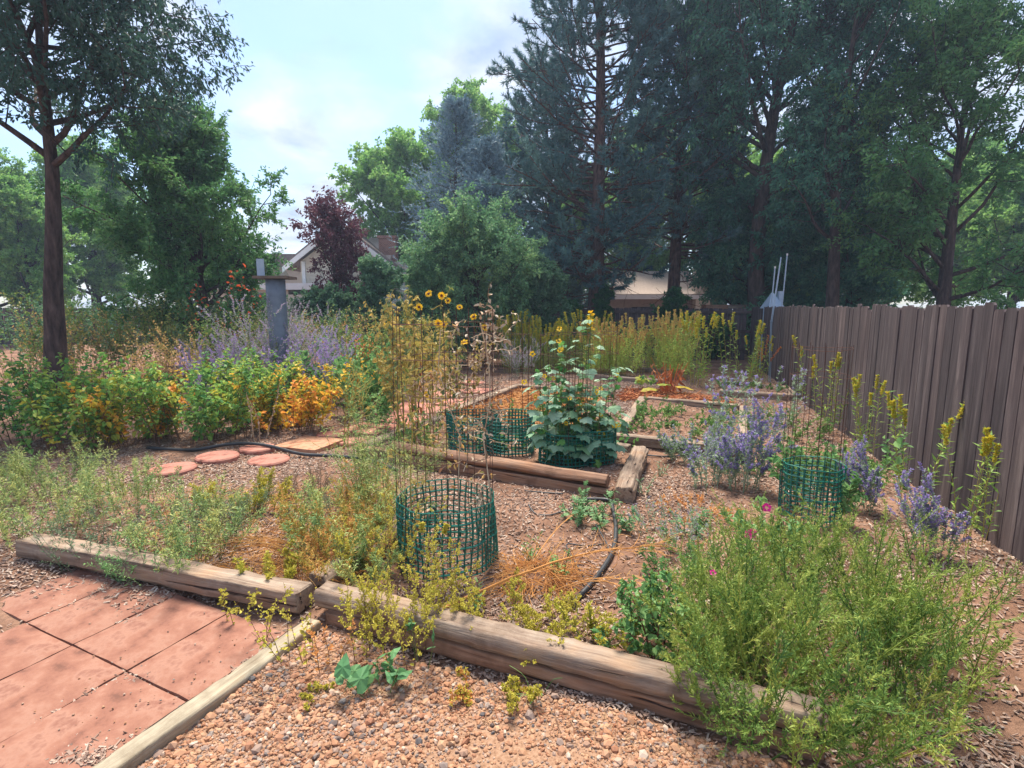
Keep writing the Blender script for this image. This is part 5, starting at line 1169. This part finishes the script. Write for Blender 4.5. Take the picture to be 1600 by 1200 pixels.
herb('catmint', 'grey green herb with mauve tips behind the orange heap', 'herb', on(1040, 848), 22, r=.18, h=(.14, .26), lean=.6, stem='leaf_sagegrey', stem_r=.002, leaf='leaf_sagegrey', per=14, L=.022, W=.01, branch=4, blen=.4, head='flowers', head_mat='seed_mauve', head_n=10, head_a=.8, head_L=.01, head_W=.006)
herb('catmint', 'dark green herb below the mauve tipped one', 'herb', on(1058, 895), 20, r=.16, h=(.14, .24), lean=.6, stem='stem_g', stem_r=.002, leaf='leaf_weed', per=14, L=.03, W=.012, branch=4, blen=.4)
herb('thistle_weed', 'dark thistle rosette on the soil behind the feathery weeds', 'weed', on(1085, 830), 9, r=.12, h=(.1, .2), lean=1.0, per=10, L=.08, W=.04, **th)
herb('orange_dry_weed', 'flat orange dying weed on the soil below the purple sage', 'weed', on(1090, 805), 16, r=.2, h=(.12, .22), lean=1.4, bend=(0, 0, -.6), stem='straw', stem_r=.002, leaf='leaf_orange', tmpl=T_DIA, per=14, L=.03, W=.013, branch=3, blen=.4)
# --- rhubarb
rh = thing('rhubarb', 'dying rhubarb with orange stalks and one yellow leaf', 'rhubarb', on(1045, 614))
n = 18; a = rng.random(n) * 6.28
Q = grow(np.stack([np.cos(a) * .1, np.sin(a) * .1, 0 * a], 1), np.stack([np.cos(a) * .35, np.sin(a) * .35, np.ones(n)], 1), rl(n, .35, .75), 7, (0, 0, -.3), .06)
g = Geo(); g.tubes(Q, np.linspace(.013, .006, 7)[None], 5, rng.random(n)); g.build('stalks', M['leaf_rhub'], rh)
g = Geo(); p, tt, _ = sample(Q, 3, .3, .9); put(g, T_OVAL, p, nrm(side(tt, 60) + np.array([0, 0, -1.4])), rl(len(p), .08, .2), .045, rng.random(len(p)), .3); g.build('withered_leaves', M['litter'], rh)
g = Geo(); p = np.array([(-.35, -.2, .12), (-.18, -.25, .2), (.1, -.2, .16)]); put(g, T_HEART, p, nrm(np.array([(-1, -.6, -.1), (-.4, -1, .1), (.7, -.6, -.1)])), .34, .3, np.array([.3, .2, .4]), .9); g.build('leaf', M['leaf_rasp_autumn'], rh)
herb('ground_weeds', 'fresh green leaves at the left of the rhubarb', 'weeds', on(1010, 612), 6, r=.15, h=(.25, .4), lean=.4, leaf='leaf_rasp', tmpl=T_HEART, per=5, L=.16, W=.15, start=.5)
# --- goldenrods
gd = dict(r=.22, lean=.16, wob=.045, stem='stem_y', stem_r=.004, tmpl=T_DIA, per=54, L=.1, W=.02, ang=58, face=.4, taper=.25, head='plumes', head_n=110, head_a=.84, head_L=.035, head_W=.016, head_ang=55)
GG = 'goldenrods of the dense stand before the back fence'
GL = 'yellow goldenrod in the dense stand before the back fence'
g1 = herb('goldenrod', GL, 'goldenrod', on(1000, 588), 10, h=(.95, 1.45), leaf='leaf_goldenstand', head_mat='plume_tan', group=GG, **gd)
g2 = herb('goldenrod', GL, 'goldenrod', on(960, 590), 10, h=(.8, 1.25), leaf='leaf_goldenstand', head_mat='plume_tan', group=GG, **gd)
for i in range(34):
    x = 925 + 150 * rng.random(); y = 578 + 16 * rng.random()
    dup((g1, g2)[int(x < 978)], on(x, y), rng.random() * 6, .7 + .45 * rng.random(), GL, GG, .09)
GT = 'tall green goldenrods by the right fence'
tg = {**gd, 'L': .12, 'W': .022, 'per': 40, 'r': .1}
t1 = herb('goldenrod', 'tallest green goldenrod with a yellow spike left of the fence corner', 'goldenrod', on(1136, 606), 3, h=(1.35, 1.6), leaf='leaf_goldenrod', head_mat='plume_yellow', group=GT, **tg)
t2 = herb('goldenrod', 'green goldenrod with several yellow spikes in front of the corner', 'goldenrod', on(1160, 608), 7, h=(1.1, 1.35), leaf='leaf_goldenrod', head_mat='plume_yellow', group=GT, **{**tg, 'r': .2})
dup(t2, on(1104, 606), 2.0, 1.12, 'green goldenrod beside the golden stand, yellow tipped', GT)
dup(t2, on(1090, 600), 3.0, 1.1, 'green goldenrod at the right end of the golden stand', GT)
dup(t1, on(1086, 606), 1.2, 1.05, 'tan topped tall goldenrod between golden stand and fence', GT)
dup(t2, on(1180, 604), 4.4, .8, 'short green goldenrod against the fence', GT)
herb('dock_plant', 'rust brown dock spike by the right fence', 'plant', on(1180, 600), 4, r=.1, h=(.8, 1.1), lean=.1, stem='stem_br', leaf='leaf_goldenrod', per=8, L=.08, W=.02, head='seed_spikes', head_mat='leaf_rhub', head_n=90, head_a=.6, head_L=.03, head_W=.016)
GM = 'green goldenrods behind the straw bed'
GML = 'green and yellow goldenrod in the stand behind the straw bed'
m1 = herb('goldenrod', GML, 'goldenrod', on(812, 574), 10, h=(1.0, 1.4), leaf='leaf_goldenrod', head_mat='plume_yellow', group=GM, **{**gd, 'L': .1, 'W': .018})
for i in range(26):
    x = 765 + 160 * rng.random(); y = 572 + 12 * rng.random()
    dup(m1, on(x, y), rng.random() * 6, .7 + .5 * rng.random(), GML, GM, .09)
m3 = dup(s1, on(815, 592), 2.0, .5, 'low mauve sage before the goldenrods behind the straw bed')
for i, (x, y, s_) in enumerate(((1265, 640, .9), (1300, 680, .8), (1360, 720, .7), (1420, 790, .7), (1500, 850, .65))):
    dup(t2, on(x, y), i * 1.1, s_, ['goldenrod at the fence behind the right hand cage', 'goldenrod at the fence right of the cage', 'goldenrod halfway along the plank fence', 'goldenrod at the fence near the right border', 'goldenrod at the right border'][i], 'goldenrods along the plank fence')
for i, (x, y, s_) in enumerate(((1345, 800, .7), (1450, 870, .7))):
    dup(p1, on(x, y), i + 1.5, s_, ['Russian sage right of the right hand cage', 'Russian sage near the right border'][i], PS)
herb('shrub_rose', 'leafy green shrub right of the cage at the border', 'shrub', on(1290, 800), 10, r=.25, h=(.4, .7), lean=.5, leaf='leaf_weed', tmpl=T_OVAL, per=14, L=.07, W=.045, branch=5, blen=.35)
herb('green_bush', 'broad green bush hiding the base of the tree line behind the left bed', 'shrub', tx(480, 13.4), 30, r=.9, h=(1.0, 1.6), lean=.4, leaf='leaf_shrub', tmpl=T_DIA, per=16, L=.09, W=.055, branch=8, blen=.35)
gb = [o for o in C.objects if o.get('label', '').startswith('broad green bush hiding')][0]
for i, (x, Y) in enumerate(((400, 13.6), (330, 15), (230, 14.5), (110, 14), (0, 13), (690, 14.6), (620, 15.6), (560, 17))):
    dup(gb, tx(x, Y), i * 1.7, (1.25 if x < 450 else 1.0), ['green hedge bush behind the pipe column', 'green hedge bush under the ash crown', 'green hedge bush left of the ash trunk', 'green hedge bush right of the locust trunk', 'green hedge bush left of the locust trunk', 'green hedge bush before the wide tree', 'green hedge bush at the left of the wide tree', 'green hedge bush right of the lower plum'][i], 'bushes along the back of the left bed')
fence('plank fence closing the garden at the far left behind the bushes', (COR[0] - 24 * .93 - 16, COR[1] + 24 * .36 - 3), (COR[0] - 24 * .93 - .2, COR[1] + 24 * .36), 1.62)

herb('trumpet_vine', 'climber with orange red blossoms under the ash crown at the left edge', 'vine', tx(352, 11.4), 9, r=.25, h=(1.9, 2.5), lean=.14, stem='stem_br', stem_r=.008, leaf='leaf_ivy', tmpl=T_OVAL, per=34, L=.1, W=.055, branch=6, blen=.22, head='flowers', head_mat='petal_trumpet', head_n=2, head_a=.8, head_L=.09, head_W=.05, head_tmpl=T_OVAL)
